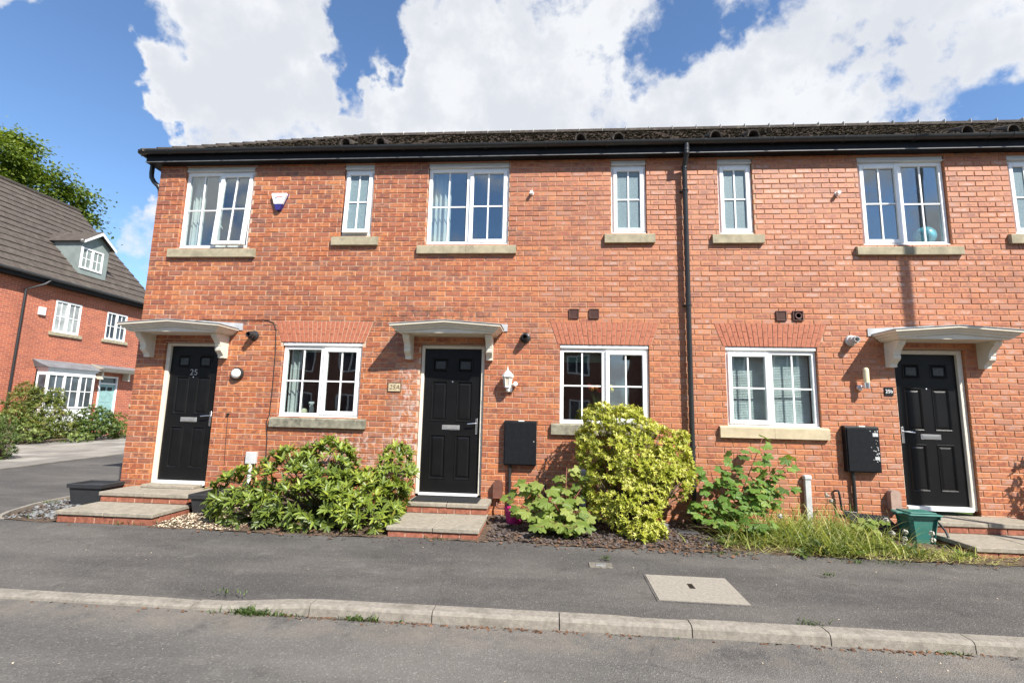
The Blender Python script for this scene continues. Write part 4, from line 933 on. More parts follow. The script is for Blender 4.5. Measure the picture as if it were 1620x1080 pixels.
# --- downpipe between 25a and 25b, swan neck at the end corner
px_ = 1.845; mb = MB()
mb.tube([(px_+.005, -.197, 5.25), (px_+.005, -.197, 5.12), (px_, -.19, 5.09), (px_, -.085, 4.98), (px_, -.075, 4.95), (px_, -.075, .08)], .034, 14)
for z in (5.16, 5.115, 4.96, .93): mb.lathe((px_, -.197 if z > 5 else -.075, z), [(.034, -.02), (.041, -.018), (.041, .018), (.034, .02)], 14)
dp = ob('downpipe', mb, 'pipe_plastic', houses[1], smooth_=40)
for z in (4.62, 2.96, 1.05):
    mb = MB(); mb.lathe((px_, -.075, z), [(.035, -.014), (.042, -.012), (.042, .012), (.035, .014)], 14); mb.box(px_-.06, px_+.06, -.03, -.0, z-.012, z+.012, .003); ob('pipe_clip', mb, 'pipe_plastic', dp)
mb = MB(); mb.tube([(-6.362, .05, 5.25), (-6.362, .05, 5.06), (-6.352, .05, 4.99), (-6.31, .06, 4.92), (-6.25, .08, 4.86), (-6.225, .10, 4.80), (-6.21, .12, 4.6), (-6.21, .12, .1)], .034, 12); ob('downpipe', mb, 'pipe_plastic', houses[0], smooth_=40)
# --- small fixed fittings: vents, flues, overflow pipes
def vent(house, px, py, hole=False):
    p = W(px, py, -.01); mb = MB(); ringframe(mb, p.x-.068, p.x+.068, p.z-.068, p.z+.068, .012, -.022, .002, .002)
    if hole: mb.lathe((p.x, -.018, p.z), [(.03, .012), (.032, -.012), (.046, -.014), (.048, .012)], 18, 1)
    else:
        for k in range(7): mb.box(p.x-.056, p.x+.056, -.014, -.006, p.z-.052+k*.0155, p.z-.043+k*.0155)
    o = ob('air_vent', mb, 'vent_brown', house); mb = MB(); mb.box(p.x-.056, p.x+.056, -.004, -.001, p.z-.056, p.z+.056); ob('vent_back', mb, 'plate_black' if hole else 'vent_brown', o)
vent(houses[1], 908, 496); vent(houses[1], 940, 496); vent(houses[2], 1236, 499.5); vent(houses[2], 1262.5, 499.5, True)
def flue(house, px, py, m, dx):
    p = W(px, py, -.05); c = (p.x, 0, p.z)
    mb = MB(); mb.lathe(c, [(.074, .0), (.074, -.012), (.066, -.03), (.052, -.036), (.052, -.10), (.040, -.102), (.038, -.15), (.030, -.152), (.028, -.06)], 20, 1)
    f = ob('flue_terminal', mb, m, house, smooth_=40)
    mb = MB(); mb.lathe((p.x, 0, p.z), [(.027, -.062), (.0, -.063)], 12, 1); ob('flue_mouth', mb, 'plate_black', f)
    mb = MB(); n = 8
    for k in range(n): t_ = 2*math.pi*k/n; mb.tube([(p.x+.041*math.cos(t_), -.10, p.z+.041*math.sin(t_)), (p.x+.038*math.cos(t_), -.155, p.z+.038*math.sin(t_))], .003, 5)
    ob('flue_guard', mb, 'lamp_steel' if m != 'pipe_plastic' else m, f)
flue(houses[0], 399, 530, 'pipe_plastic', 0); flue(houses[1], 831, 534, 'pipe_plastic', 0); flue(houses[2], 1349, 538, 'grey_plastic', 0)
for h, px, py in ((1, 841, 304.5), (2, 1326, 305)):
    p = W(px, py, -.04); mb = MB(); mb.tube([(p.x, .002, p.z), (p.x, -.07, p.z-.004)], .024, 14); mb.tube([(p.x, .0, p.z), (p.x, -.012, p.z)], .031, 14); ob('overflow_pipe', mb, 'white_plastic', houses[h], smooth_=40)
# --- wall-mounted things
p = W(442, 319, -.03)
t = thing('alarm_box', (p.x, -.001, p.z-.13), 'white and blue burglar alarm box high on the brick wall of 25', 'alarm box')
sh = [(-.115, .125), (.115, .125), (.118, .10), (.03, -.13), (.01, -.142), (-.02, -.142), (-.04, -.13), (-.118, .10)]
def clipz(poly, z, keep_above):
    out = []
    for i in range(len(poly)):
        a, b_ = poly[i], poly[(i+1) % len(poly)]
        ia = (a[1] >= z) == keep_above; ib = (b_[1] >= z) == keep_above
        if ia: out.append(a)
        if ia != ib: s = (z-a[1])/(b_[1]-a[1]); out.append((a[0]+(b_[0]-a[0])*s, z))
    return out
for nm, zc, ka, m_, d_ in (('cover', -.045, True, 'white_plastic', -.055), ('lower_cover', -.047, False, 'alarm_blue', -.054)):
    q = clipz(sh, zc, ka); mb = MB(); mb.prism([(p.x+u, p.z+v_) for u, v_ in q], 1, d_, -.002); ob(nm, mb, m_, t)
mb = MB(); mb.prism([(p.x+u*1.05, p.z+v_*1.04) for u, v_ in sh], 1, -.02, -.001); ob('back_plate', mb, 'alarm_blue', t)
mb = MB(); mb.prism([(p.x-.03, p.z+.055), (p.x+.055, p.z+.062), (p.x+.055, p.z+.07), (p.x-.03, p.z+.066)], 1, -.0575, -.0555); ob('logo_stroke', mb, 'alarm_red', t)
textmesh('logo_letters', 'sf', .05, (p.x-.05, -.0565, p.z+.05), 'alarm_blue', t, .0008, shear=.2)
# round bulkhead lamp of 25
p = W(374.5, 591, -.03); t = thing('bulkhead_lamp', (p.x, -.001, p.z), 'round white wall lamp with black rim beside the door of 25', 'wall lamp')
mb = MB(); mb.lathe((p.x, 0, p.z), [(.092, -.001), (.094, -.03), (.086, -.045), (.072, -.047)], 28, 1); ob('rim', mb, 'pipe_plastic', t, smooth_=40)
mb = MB(); mb.lathe((p.x, 0, p.z), [(.074, -.046), (.066, -.068), (.045, -.084), (.02, -.091), (.001, -.092)], 28, 1); ob('diffuser', mb, 'white_plastic', t, smooth_=True)
# carriage lantern with sensor of 25a
p = W(803, 601, -.11); c = Vector((p.x, -.11, p.z)); t = thing('carriage_lantern', (c.x, 0, c.z-.15), 'white hexagonal carriage lantern on the wall of 25A', 'wall lamp')
def lat(name, prof, m, n=6, cc=c, par=t, sm=False): mb = MB(); mb.lathe(cc, prof, n); return ob(name, mb, m, par, smooth_=sm)
lat('roof_cap', [(.082, .04), (.084, .048), (.062, .085), (.04, .112), (.018, .128), (.012, .14)], 'white_plastic'); lat('finial', [(.012, .138), (.016, .148), (.006, .16), (.002, .19)], 'white_plastic', 10, sm=True)
lat('glass_body', [(.038, -.085), (.064, .038)], 'lantern_glass'); lat('base_cup', [(.012, -.14), (.02, -.12), (.028, -.105), (.046, -.098), (.046, -.085)], 'white_plastic')
mb = MB()
for k in range(6):
    t_ = 2*math.pi*k/6; mb.tube([c+Vector((.041*math.cos(t_), .041*math.sin(t_), -.088)), c+Vector((.067*math.cos(t_), .067*math.sin(t_), .042))], .005, 6)
ob('cage', mb, 'white_plastic', t)
mb = MB(); mb.tube([(c.x+.02, -.002, c.z-.12), (c.x+.015, -.05, c.z-.14), (c.x+.005, -.09, c.z-.15), (c.x, -.11, c.z-.135)], [.02, .016, .013, .012], 8); mb.box(c.x-.025, c.x+.06, -.03, -.001, c.z-.16, c.z-.05, .008); ob('wall_bracket', mb, 'white_plastic', t, smooth_=40)
mb = MB(); mb.tube([(c.x+.05, -.03, c.z-.06), (c.x+.115, -.06, c.z-.045)], .012, 8); mb.tube([(c.x+.105, -.035, c.z-.045), (c.x+.11, -.10, c.z-.048)], [.026, .03], 14); ob('motion_sensor', mb, 'white_plastic', t, smooth_=40)
# cylinder lamp of 25b
p = W(1370.5, 598, -.11); c = Vector((p.x, -.11, p.z)); t = thing('cylinder_lamp', (c.x, 0, c.z-.13), 'cream tube wall lamp on a chrome arm beside the 25b tile', 'wall lamp')
mb = MB(); mb.lathe(c, [(.034, -.06), (.035, .1), (.031, .122), (.018, .136), (.002, .14)], 18); ob('shade', mb, 'cream_glass', t, smooth_=40)
mb = MB(); mb.lathe(c, [(.028, -.135), (.036, -.13), (.037, -.06), (.03, -.058)], 18); ob('holder', mb, 'chrome', t, smooth_=40)
mb = MB(); mb.lathe((c.x-.035, 0, c.z-.12), [(.045, -.001), (.045, -.012), (.036, -.03), (.012, -.036)], 18, 1); mb.tube([(c.x-.035, -.03, c.z-.12), (c.x-.03, -.09, c.z-.115), (c.x, -.11, c.z-.11)], .011, 8); ob('arm', mb, 'chrome', t, smooth_=40)
# number plaques
p = W(624, 612, -.012); t = thing('number_plaque', (p.x, -.001, p.z-.07), 'small cream plaque reading 25A on the brick wall', 'house number')
mb = MB(); ringframe(mb, p.x-.096, p.x+.096, p.z-.066, p.z+.066, .01, -.016, -.001, .002); ob('frame', mb, 'letter_brown', t)
mb = MB(); mb.box(p.x-.088, p.x+.088, -.012, -.002, p.z-.058, p.z+.058); ob('plate', mb, 'brass_plate', t)
textmesh('lettering', '25A', .092, (p.x, -.0135, p.z-.004), 'letter_brown', t, .001, shear=.18)
p = W(1406.5, 619, -.012); t = thing('number_tile', (p.x, -.001, p.z-.06), 'small black square tile reading 25b in white', 'house number')
mb = MB(); mb.box(p.x-.055, p.x+.055, -.014, -.001, p.z-.055, p.z+.055, .003); ob('tile', mb, 'plate_black', t)
textmesh('lettering', '25b', .062, (p.x, -.0145, p.z), 'paper_white', t, .0008)
# meter boxes
def meter(q, label, duct):
    a = W(q[0], q[1], -.09); b_ = W(q[2], q[3], -.09); x0, x1, z0, z1 = a.x, b_.x, b_.z, a.z
    t = thing('meter_box', ((x0+x1)/2, -.001, z0), label, 'meter box')
    mb = MB(); mb.prism([(-.001, z0), (-.085, z0), (-.085, z1-.022), (-.07, z1-.004), (-.001, z1)], 0, x0, x1); ob('casing', mb, 'meter_black', t)
    mb = MB(); mb.box(x0+.012, x1-.012, -.098, -.086, z0+.012, z1-.03, .004); dd = ob('door', mb, 'meter_black', t)
    mb = MB(); mb.lathe((x1-.035, -.098, (z0+z1)/2+.02), [(.011, 0), (.010, -.005)], 12, 1); ob('lock', mb, 'steel', dd)
    mb = MB(); mb.box((x0+x1)/2-.03, (x0+x1)/2+.05, -.075, -.06, z1-.012, z1+.002, .002); ob('hinge_clip', mb, 'white_plastic', t)
    mb = MB(); mb.tube([(duct, -.035, z0+.01), (duct+.003, -.035, z0-.12), (duct+.004, -.035, .05)], .022, 10); ob('conduit', mb, 'pipe_plastic', t, smooth_=40)
    return t, (x0, x1, z0, z1)
_, mbx = meter((798, 664.5, 848, 736.5), 'clean black meter box on the wall of 25A', W(806, 745, -.035).x)
t, (x0, x1, z0, z1) = meter((1337, 673, 1396, 748), 'scuffed black meter box on the wall beside door 25b', W(1350, 760, -.035).x)
mb = MB()
for k in range(26):
    xx = x1-.03-abs(random.gauss(0, .035)); zz_ = random.uniform(z0+.1, z1-.06); s = random.uniform(.003, .014)
    mb.prism([(xx, zz_), (xx+s, zz_-s*.3), (xx+s*.8, zz_+s), (xx+.1*s, zz_+s*1.2)], 1, -.0985, -.0983)
mb.box(x1-.085, x1-.02, -.0986, -.0982, z1-.13, z1-.085); mb.box(x1-.075, x1-.02, -.0986, -.0982, z0+.16, z0+.2)
ob('sticker_remains', mb, 'grey_plastic', t, kind='stuff')
# junction box with pipe, dark telephone cable
p = W(397, 724, -.04); t = thing('junction_box', (p.x, -.001, p.z-.09), 'small grey white junction box low on the wall of 25', 'junction box')
mb = MB(); mb.box(p.x-.075, p.x+.075, -.06, -.001, p.z-.082, p.z+.082, .008); ob('cover', mb, 'grey_plastic', t)
mb = MB(); mb.tube([(p.x-.005, -.03, p.z-.08), (p.x-.005, -.03, .05)], .028, 10); ob('conduit', mb, 'white_plastic', t, smooth_=40)
cp = [(-5.0, 2.68, 0), (0, 0, 0)]
pts = [W(310, 507.5), W(340, 505.5), W(372, 506), W(405, 506.5), W(425, 507), W(434, 511), W(437.5, 522), W(436, 560), W(432, 610), W(427, 655)]
pts = [(q.x, -.010, q.z) for q in pts]+[(W(425, 666).x-.02, -.02, W(425, 666).z), (W(423, 690).x, -.01, W(423, 690).z), (W(421, 730).x, -.01, W(421, 730).z), (W(420, 770).x, -.01, .06)]
mb = MB(); mb.tube(pts, .0055, 6); tag(ob('telephone_cable', mb, 'cable'), 'thin black cable looping over the arch and down beside the window', 'cable')
mb = MB(); q = [W(361, 655), W(358, 690), W(355, 735)]; mb.tube([(a.x, -.006, a.z) for a in q], .003, 5); mb.box(q[0].x-.01, q[0].x+.02, -.03, -.001, q[0].z-.01, q[0].z+.015); tag(ob('thin_wire', mb, 'cable'), 'thin dark wire hanging from a small hook beside door 25', 'wire')
# pipes and covers low on the wall
def post(px, ptop, m, label, wd=.05):
    p = W(px, ptop, -.04); mb = MB(); mb.box(p.x-wd/2, p.x+wd/2, -.06, -.003, .04, p.z-.05, .006); mb.box(p.x-wd/2-.012, p.x+wd/2+.012, -.07, -.002, p.z-.06, p.z+.0, .012)
    tag(ob('pipe_cover', mb, m), label, 'pipe cover')
post(922.5, 742, 'grey_plastic', 'slim grey pipe cover half behind the yellow shrub', .075); post(1276.5, 751, 'grey_plastic', 'slim grey pipe cover standing in the weeds', .075)
def hump(px, py, m, label):
    p = W(px, py, -.05); z1 = p.z; mb = MB(); pf = [(-.058, .0), (-.058, -.11)]+[(-.058*math.cos(t_*math.pi/10), .03*math.sin(t_*math.pi/10)) for t_ in range(1, 10)]+[(.058, -.11), (.058, 0)]
    poly = [(p.x-.062, z1-.2), (p.x+.062, z1-.2), (p.x+.062, z1-.02)]+[(p.x+.062*math.cos(t_*math.pi/8), z1-.02+.05*math.sin(t_*math.pi/8)) for t_ in range(1, 8)]+[(p.x-.062, z1-.02)]
    mb.prism(poly, 1, -.085, -.002); mb.box(p.x-.066, p.x+.066, -.09, -.0015, z1-.21, z1-.195, .003); tag(ob('valve_cover', mb, m, smooth_=35), label, 'valve cover')
hump(788, 762, 'brown_plastic', 'brown valve cover on the wall beside step 25A'); hump(1414, 778, 'buff_plastic', 'pinkish valve cover on the wall beside door 25b')
def bent(pl, r, label, m='pipe_plastic'):
    mb = MB(); mb.tube(pl, r, 8); tag(ob('bent_pipe', mb, m, smooth_=50), label, 'pipe')
a = W(1325, 776, -.03); b_ = W(1331, 808, -.03)
bent([(a.x-.03, -.0, a.z-.01), (a.x-.03, -.03, a.z), (a.x, -.05, a.z+.005), (a.x+.01, -.05, a.z-.05), (a.x+.025, -.05, b_.z+.02), (a.x+.06, -.05, b_.z), (a.x+.2, -.05, b_.z-.01)], .013, 'bent black pipe low on the wall among the weeds of 25b')
p = W(862, 768, -.03); bent([(p.x, 0, p.z), (p.x, -.04, p.z), (p.x, -.055, p.z-.03), (p.x, -.055, .06)], .014, 'short black pipe bending down the wall of 25A')
p = W(787, 795, -.03); bent([(p.x-.01, -.03, p.z+.03), (p.x-.01, -.06, p.z-.04), (p.x+.03, -.09, p.z-.06), (p.x+.12, -.09, p.z-.055)], .011, 'copper brown pipe below the brown valve cover', 'brown_plastic')
# ------------------------------------------------------------------ door steps: slabs on a brick course
def steps(label, x0, x1, ytop, ylow, xl0, xl1, zt=.295, zl=.168, nslab=2):
    t = thing('door_steps', ((x0+x1)/2, ylow/2, .05), label, 'steps', 'front door steps')
    def tier(xa, xb, ya, yb, ztop, zbase, ns):
        for k in range(ns):
            a = xa+(xb-xa)*k/ns; b_ = xa+(xb-xa)*(k+1)/ns
            mb = MB(); mb.box(a+.003, b_-.003, ya, yb, ztop-.048+random.uniform(-.002, .002), ztop+random.uniform(-.002, .002), .006); ob('slab', mb, 'slab_concrete', t)
        n = max(3, round((xb-xa-.03)/.225)); zb2 = ztop-.056
        mb = MB(); mb.box(xa+.03, xb-.03, ya+.0265, yb, zbase, zb2+.005); ob('mortar_core', mb, 'mortar', t)
        for k in range(n):
            a = xa+.015+(xb-xa-.03)*k/n; b_ = xa+.015+(xb-xa-.03)*(k+1)/n
            mb = MB(); mb.box(a+.005, b_-.005, ya+.02+random.uniform(-.002, .002), ya+.12, zbase, zb2, .004); ob('brick', mb, 'step_brick', t)
        m_ = max(1, round((yb-ya-.14)/.225))
        for xs_ in (xa+.015, xb-.115):
            for k in range(m_):
                a = ya+.13+(yb-ya-.14)*k/m_; b_ = ya+.13+(yb-ya-.14)*(k+1)/m_
                mb = MB(); mb.box(xs_, xs_+.1, a+.004, b_-.004, zbase, zb2, .004); ob('brick', mb, 'step_brick', t)
    tier(xl0, xl1, ylow, ytop+.08, zl, .03, nslab)
    tier(x0, x1, ytop, -.012, zt, zl+.003, nslab)
    return t
steps('two concrete slab steps up to door 25 between black troughs', -5.94, -4.70, -.56, -1.13, -5.93, -4.68)
t2 = steps('two concrete slab steps with a dark mat at door 25A', -1.85, -.79, -.48, -1.22, -1.84, -.79)
steps('two concrete slab steps at door 25b behind the green caddy', 4.42, 5.72, -.46, -1.08, 4.42, 5.72)
mb = MB(); mb.box(-5.70, -4.93, -.17, .03, .298, .34, .006); ob('sill_slab', mb, 'slab_concrete', bpy.data.objects['door_steps'])
mb = MB(); mb.box(-1.80, -.93, -.41, -.06, .2985, .312, .005)
for k in range(28): mb.box(-1.78+k*.0296, -1.765+k*.0296, -.39, -.08, .312, .316)
tag(ob('door_mat', mb, 'mat_rubber'), 'dark ribbed mat lying on the top step of 25A', 'door mat')
# inspection cover in the pavement
c4 = [G(1024, 910, .027), G(1147, 910, .027), G(1178, 948, .012), G(1045, 947, .012)]
t = thing('inspection_cover', (sum(p.x for p in c4)/4, sum(p.y for p in c4)/4, .02), 'pale rectangular concrete inspection cover set in the pavement', 'manhole cover')
x0, x1, y0, y1 = .842, 1.542, -2.60, -2.03
def zpa(x, y): return zp(x, y)+.004*math.sin(x*1.7+y*2.1)+.001
mb = MB(); V = [(x0, y0, zpa(x0, y0)+.008), (x1, y0, zpa(x1, y0)+.008), (x1, y1, zpa(x1, y1)+.008), (x0, y1, zpa(x0, y1)+.008)]
mb.add(V+[(a, b_, c-.05) for a, b_, c in V], [(0, 1, 2, 3), (0, 4, 5, 1), (1, 5, 6, 2), (2, 6, 7, 3), (3, 7, 4, 0)]); ob('lid', mb, 'cover_concrete', t)
mb = MB(); 
for a, b_, c, d in ((x0-.018, x1+.018, y0-.018, y0-.002), (x0-.018, x1+.018, y1+.002, y1+.018), (x0-.018, x0-.002, y0-.002, y1+.002), (x1+.002, x1+.018, y0-.002, y1+.002)):
    V = [(a, c, zpa(a, c)+.004), (b_, c, zpa(b_, c)+.004), (b_, d, zpa(b_, d)+.004), (a, d, zpa(a, d)+.004)]; mb.add(V+[(p, q, r-.05) for p, q, r in V], [(0, 1, 2, 3), (0, 4, 5, 1), (1, 5, 6, 2), (2, 6, 7, 3), (3, 7, 4, 0)])
ob('frame', mb, 'asphalt_patch', t)
xm, ym = 1.18, -2.27; mb = MB(); mb.box(xm-.022, xm+.022, ym-.055, ym+.055, zpa(xm, ym)+.0, zpa(xm, ym)+.0115, .001); ob('lifting_slot', mb, 'plate_black', t)
p = G(950, 893, .04); xm, ym = p.x, p.y
t = thing('stop_tap_cover', (xm, ym, zp(xm, ym)), 'small worn concrete stop tap cover in the tarmac before the yellow shrub', 'tap cover')
mb = MB(); mb.box(xm-.11, xm+.11, ym-.07, ym+.07, zp(xm, ym)-.03, zp(xm, ym)+.010, .004); ob('surround', mb, 'cover_worn', t)
mb = MB(); mb.box(xm-.05, xm+.05, ym-.035, ym+.035, zp(xm, ym)+.004, zp(xm, ym)+.013, .003); ob('flap', mb, 'lamp_steel', t)
# ------------------------------------------------------------------ pots and bins
def trough(x0, x1, y0, y1, z0, h, label):
    t = thing('planter_trough', ((x0+x1)/2, (y0+y1)/2, z0), label, 'planter')
    tp = .035; V = []
    for k, (ins, z) in enumerate(((tp, 0), (0.008, h-.055), (-.012, h-.055), (-.016, h-.008), (-.010, h), (.014, h), (.018, h-.04))): V += [(x0+ins, y0+ins, z0+z), (x1-ins, y0+ins, z0+z), (x1-ins, y1-ins, z0+z), (x0+ins, y1-ins, z0+z)]
    mb = MB(); mb.add(V, [(k*4+i, k*4+(i+1) % 4, (k+1)*4+(i+1) % 4, (k+1)*4+i) for k in range(6) for i in range(4)]+[(3, 2, 1, 0)]); ob('shell', mb, 'trough', t, norm=False)
    mb = MB(); mb.quad((x0+.016, y0+.016, z0+h-.03), (x1-.016, y0+.016, z0+h-.03), (x1-.016, y1-.016, z0+h-.03), (x0+.016, y1-.016, z0+h-.03)); ob('soil', mb, 'trough', t, norm=False)
_a = G(140, 797, .06); _b = G(196, 789, .06); print('trough', _a, _b)
trough(-6.58, -6.10, -.36, -.02, .06, .29, 'black plastic trough on the slate chips beside step 25')
trough(-4.62, -4.34, -.62, -.06, .07, .25, 'black plastic trough half hidden by the dark leaved shrub')
def pot(p, r0, r1, h, m, label, name='plant_pot'):
    t = thing(name, p, label, 'plant pot'); mb = MB(); mb.lathe(p, [(r0, 0), (r1*.97, h-.03), (r1*1.05, h-.03), (r1*1.07, h), (r1*.97, h), (r1*.93, h-.03)], 22); ob('shell', mb, m, t, smooth_=40)
    mb = MB(); mb.lathe(p, [(r1*.94, h-.035), (.001, h-.03)], 22); ob('soil', mb, 'soil', t)
p = G(812, 828, .08); pot((p.x, -.42, .075), .085, .115, .19, 'pink_plastic', 'magenta plastic pot under the pale green sycamore leaves')
p = G(905, 822, .08); pot((p.x+.0, -.38, .075), .10, .14, .22, 'trough', 'black plastic pot half hidden between sycamore and yellow shrub')
# green food caddy
p0 = G(1446, 862, .09); p1 = G(1488, 858, .09); _c = G(1466, 862, .07); print('caddy', _c); xc, yc, z0 = _c.x, _c.y+.12, .065; KS = 1.35
t = thing('food_caddy', (xc, yc, z0), 'green plastic food waste caddy with black handle among the weeds', 'food caddy')
V = []
for hw_, hd, z in ((.12, .11, 0), (.16, .14, .285), (.178, .158, .287), (.178, .158, .32), (.163, .143, .32)):
    c = .03; V += [(xc+sx*hw_+(-sx*c if k % 2 == (0 if sx*sy > 0 else 1) else 0), yc+sy*hd+(-sy*c if k % 2 == (1 if sx*sy > 0 else 0) else 0), z0+z) for sx, sy in ((-1, -1), (1, -1), (1, 1), (-1, 1)) for k in (0, 1)]
mb = MB(); mb.add(V, [(k*8+i, k*8+(i+1) % 8, (k+1)*8+(i+1) % 8, (k+1)*8+i) for k in range(4) for i in range(8)]+[tuple(range(8))[::-1]]); ob('tub', mb, 'green_plastic', t)
mb = MB(); mb.box(xc-.182, xc+.182, yc-.162, yc+.162, z0+.321, z0+.342, .008); mb.box(xc-.145, xc+.145, yc-.125, yc+.125, z0+.342, z0+.358, .008); mb.box(xc-.25, xc-.178, yc-.05, yc+.05, z0+.325, z0+.348, .006); ob('lid', mb, 'green_plastic', t)
mb = MB(); mb.tube([(xc+.182, yc-.0, z0+.275), (xc+.20, yc-.06, z0+.235), (xc+.21, yc-.13, z0+.17), (xc+.21, yc-.19, z0+.05), (xc+.12, yc-.2, z0+.012)], .012, 8); mb.lathe((xc+.178, yc, z0+.275), [(.025, -.012), (.025, .016)], 10, 0); ob('handle', mb, 'pipe_plastic', t, smooth_=40)
# black ribbed tray leaning between weeds and the step, clear tub under the yellow shrub
t = thing('ribbed_tray', (3.82, -.32, .08), 'weathered black ribbed tray lying tilted behind the green caddy', 'tray')
M = Matrix.Translation((3.90, -.30, .2)) @ Euler((rad(28), rad(4), rad(4))).to_matrix().to_4x4()
mb = MB(); mb.box(-.27, .27, -.18, .18, 0, .02, .004); ringframe(mb, -.27, .27, .02, .02, .0, 0, 0) if False else None
for k in range(13): mb.box(-.26+k*.042, -.245+k*.042, -.17, .17, .02, .028)
ob('tray', mb.xf(M), 'mat_rubber', t)
mb = MB(); mb.box(3.65, 3.70, -.25, -.2, .06, .17); mb.box(4.1, 4.15, -.25, -.2, .06, .17); ob('prop', mb, 'mat_rubber', t)
p = G(1052, 838, .085); mb = MB(); mb.lathe((1.30, -.62, .08), [(.05, 0), (.065, .07), (.07, .10), (.04, .115), (.001, .118)], 12, sx=1.3); tag(ob('plastic_tub', mb, 'clear_plastic', smooth_=40), 'cloudy clear plastic tub lying under the yellow shrub', 'tub')
mb = MB(); mb.box(1.5, 1.75, -.62, -.42, .075, .1, .01); tag(ob('broken_tray', mb, 'trough'), 'flat black plastic scrap on the soil beside the clear tub', 'plastic scrap')
# ------------------------------------------------------------------ plants
def rosettes(centers_normals, per, ln, wid, spread=.9):
    Ms = []; q = []
    for c, nrm, tint in centers_normals:
        nrm = Vector(nrm).normalized(); a = nrm.orthogonal().normalized(); b_ = nrm.cross(a); ph = random.random()*6.28
        k_ = random.randint(per-2, per+2)
        for k in range(k_):
            t_ = ph+2*math.pi*k/k_+random.uniform(-.3, .3); sp_ = spread*random.uniform(.5, 1.25)
            d = nrm*1.0+(a*math.cos(t_)+b_*math.sin(t_))*sp_*1.2; l = ln*random.uniform(.5, 1.2)
            Ms.append(TRS(Vector(c)+nrm*.005, d, nrm+Vector((0, 0, .3)), l, l*wid, l)); q.append(min(.999 if random.random() < .03 else .93, max(0, tint+random.gauss(0, .15))))
    return Ms, q
from mathutils import noise as mnoise
def blobpts(blobs, n, inner=.25, gap=0):
    out = []; vol = [b_[3]*b_[4]*b_[5] for b_ in blobs]; wts = [v**.67 for v in vol]
    while len(out) < n:
        bl = random.choices(blobs, wts)[0]; d = Vector((random.gauss(0, 1), random.gauss(0, 1), random.gauss(0, 1))).normalized()
        r = 1.06-inner*random.random()**1.4; p = Vector((bl[0]+d.x*bl[3]*r, bl[1]+d.y*bl[4]*r, bl[2]+d.z*bl[5]*r))
        if p.z < .08: continue
        if gap and mnoise.noise(p*gap+Vector((3, 7, 1)))+.9*(r-.93) < -.24: continue
        if any(((p.x-o[0])/o[3])**2+((p.y-o[1])/o[4])**2+((p.z-o[2])/o[5])**2 < .5 for o in blobs if o is not bl): continue
        nrm = Vector((d.x/bl[3], d.y/bl[4], d.z/bl[5])).normalized(); out.append((p, nrm, r))
    return out
def stems(t, base, pts, n, r=.008, m='bark', name='stems'):
    mb = MB()
    for p, nrm, _ in random.sample(pts, min(n, len(pts))):
        b0 = Vector(base)+Vector((random.uniform(-.06, .06), random.uniform(-.04, .04), 0)); mid = b0.lerp(p, .5)+Vector((random.uniform(-.05, .05), random.uniform(-.05, .05), .04)); mb.tube([b0, mid, p], [r*1.6, r, r*.4], 5)
    return ob(name, mb, m, t, smooth_=True)
# dark leaved shrub before window 25 : several mounds
t = thing('broadleaf_shrub', (-2.75, -.75, .06), 'spreading green shrub with whorled oblong leaves between steps 25 and 25A', 'shrub')
bl = [(-3.75, -.78, .32, .42, .38, .32), (-3.2, -.75, .50, .46, .42, .40), (-2.85, -.62, .60, .36, .40, .40), (-2.9, -.98, .30, .6, .27, .27), (-2.3, -.74, .36, .50, .42, .30), (-2.02, -.42, .66, .22, .26, .33), (-2.15, -1.0, .26, .34, .24, .22), (-3.5, -1.02, .22, .4, .22, .19), (-2.86, -.4, .80, .24, .26, .23)]
pts = blobpts(bl, 1050, .34, 4.5)
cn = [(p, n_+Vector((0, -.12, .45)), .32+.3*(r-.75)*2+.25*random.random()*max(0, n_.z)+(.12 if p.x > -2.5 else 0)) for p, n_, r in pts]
Ms, q = rosettes(cn, 8, .112, .66, 1.25)
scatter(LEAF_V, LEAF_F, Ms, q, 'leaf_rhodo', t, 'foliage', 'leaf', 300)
stems(t, (-2.8, -.6, .05), pts, 60, .01)
# yellow shrub
t = thing('yellow_shrub', (.98, -.55, .06), 'tall bright yellow green shrub in front of the window of 25A', 'shrub')
bl = []
for px, py, rr, yy in [(948, 668, 26, -.5), (985, 672, 30, -.52), (962, 700, 30, -.6), (1012, 694, 34, -.5), (1045, 702, 26, -.45), (1062, 722, 26, -.45), (1082, 745, 17, -.42), (935, 722, 20, -.55), (960, 738, 30, -.66), (1000, 735, 34, -.66), (1040, 745, 30, -.6), (1068, 768, 20, -.5), (950, 770, 26, -.6),
                       (985, 780, 34, -.72), (1022, 785, 28, -.68), (958, 800, 22, -.7), (990, 815, 26, -.8), (1020, 822, 22, -.86), (1036, 842, 15, -.95), (1010, 842, 15, -.95), (925, 690, 12, -.5), (1078, 690, 9, -.42), (952, 648, 11, -.5), (1003, 655, 11, -.5), (1090, 760, 9, -.4), (917, 708, 8, -.55)]:
    c_ = W(px, py, yy); k_ = rr/771*(CAM.y*-1+yy+.0)*1.0; bl.append((c_.x, yy, c_.z, k_, max(.16, k_*1.05), k_*.92))
pts = blobpts(bl, 3900, .45, 5.5)
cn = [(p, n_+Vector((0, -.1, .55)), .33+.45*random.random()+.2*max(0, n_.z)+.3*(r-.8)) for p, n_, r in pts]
Ms, q = rosettes(cn, 9, .053, .66, 1.15)
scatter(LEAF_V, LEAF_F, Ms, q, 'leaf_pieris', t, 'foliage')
stems(t, (.98, -.5, .05), pts, 70, .011)
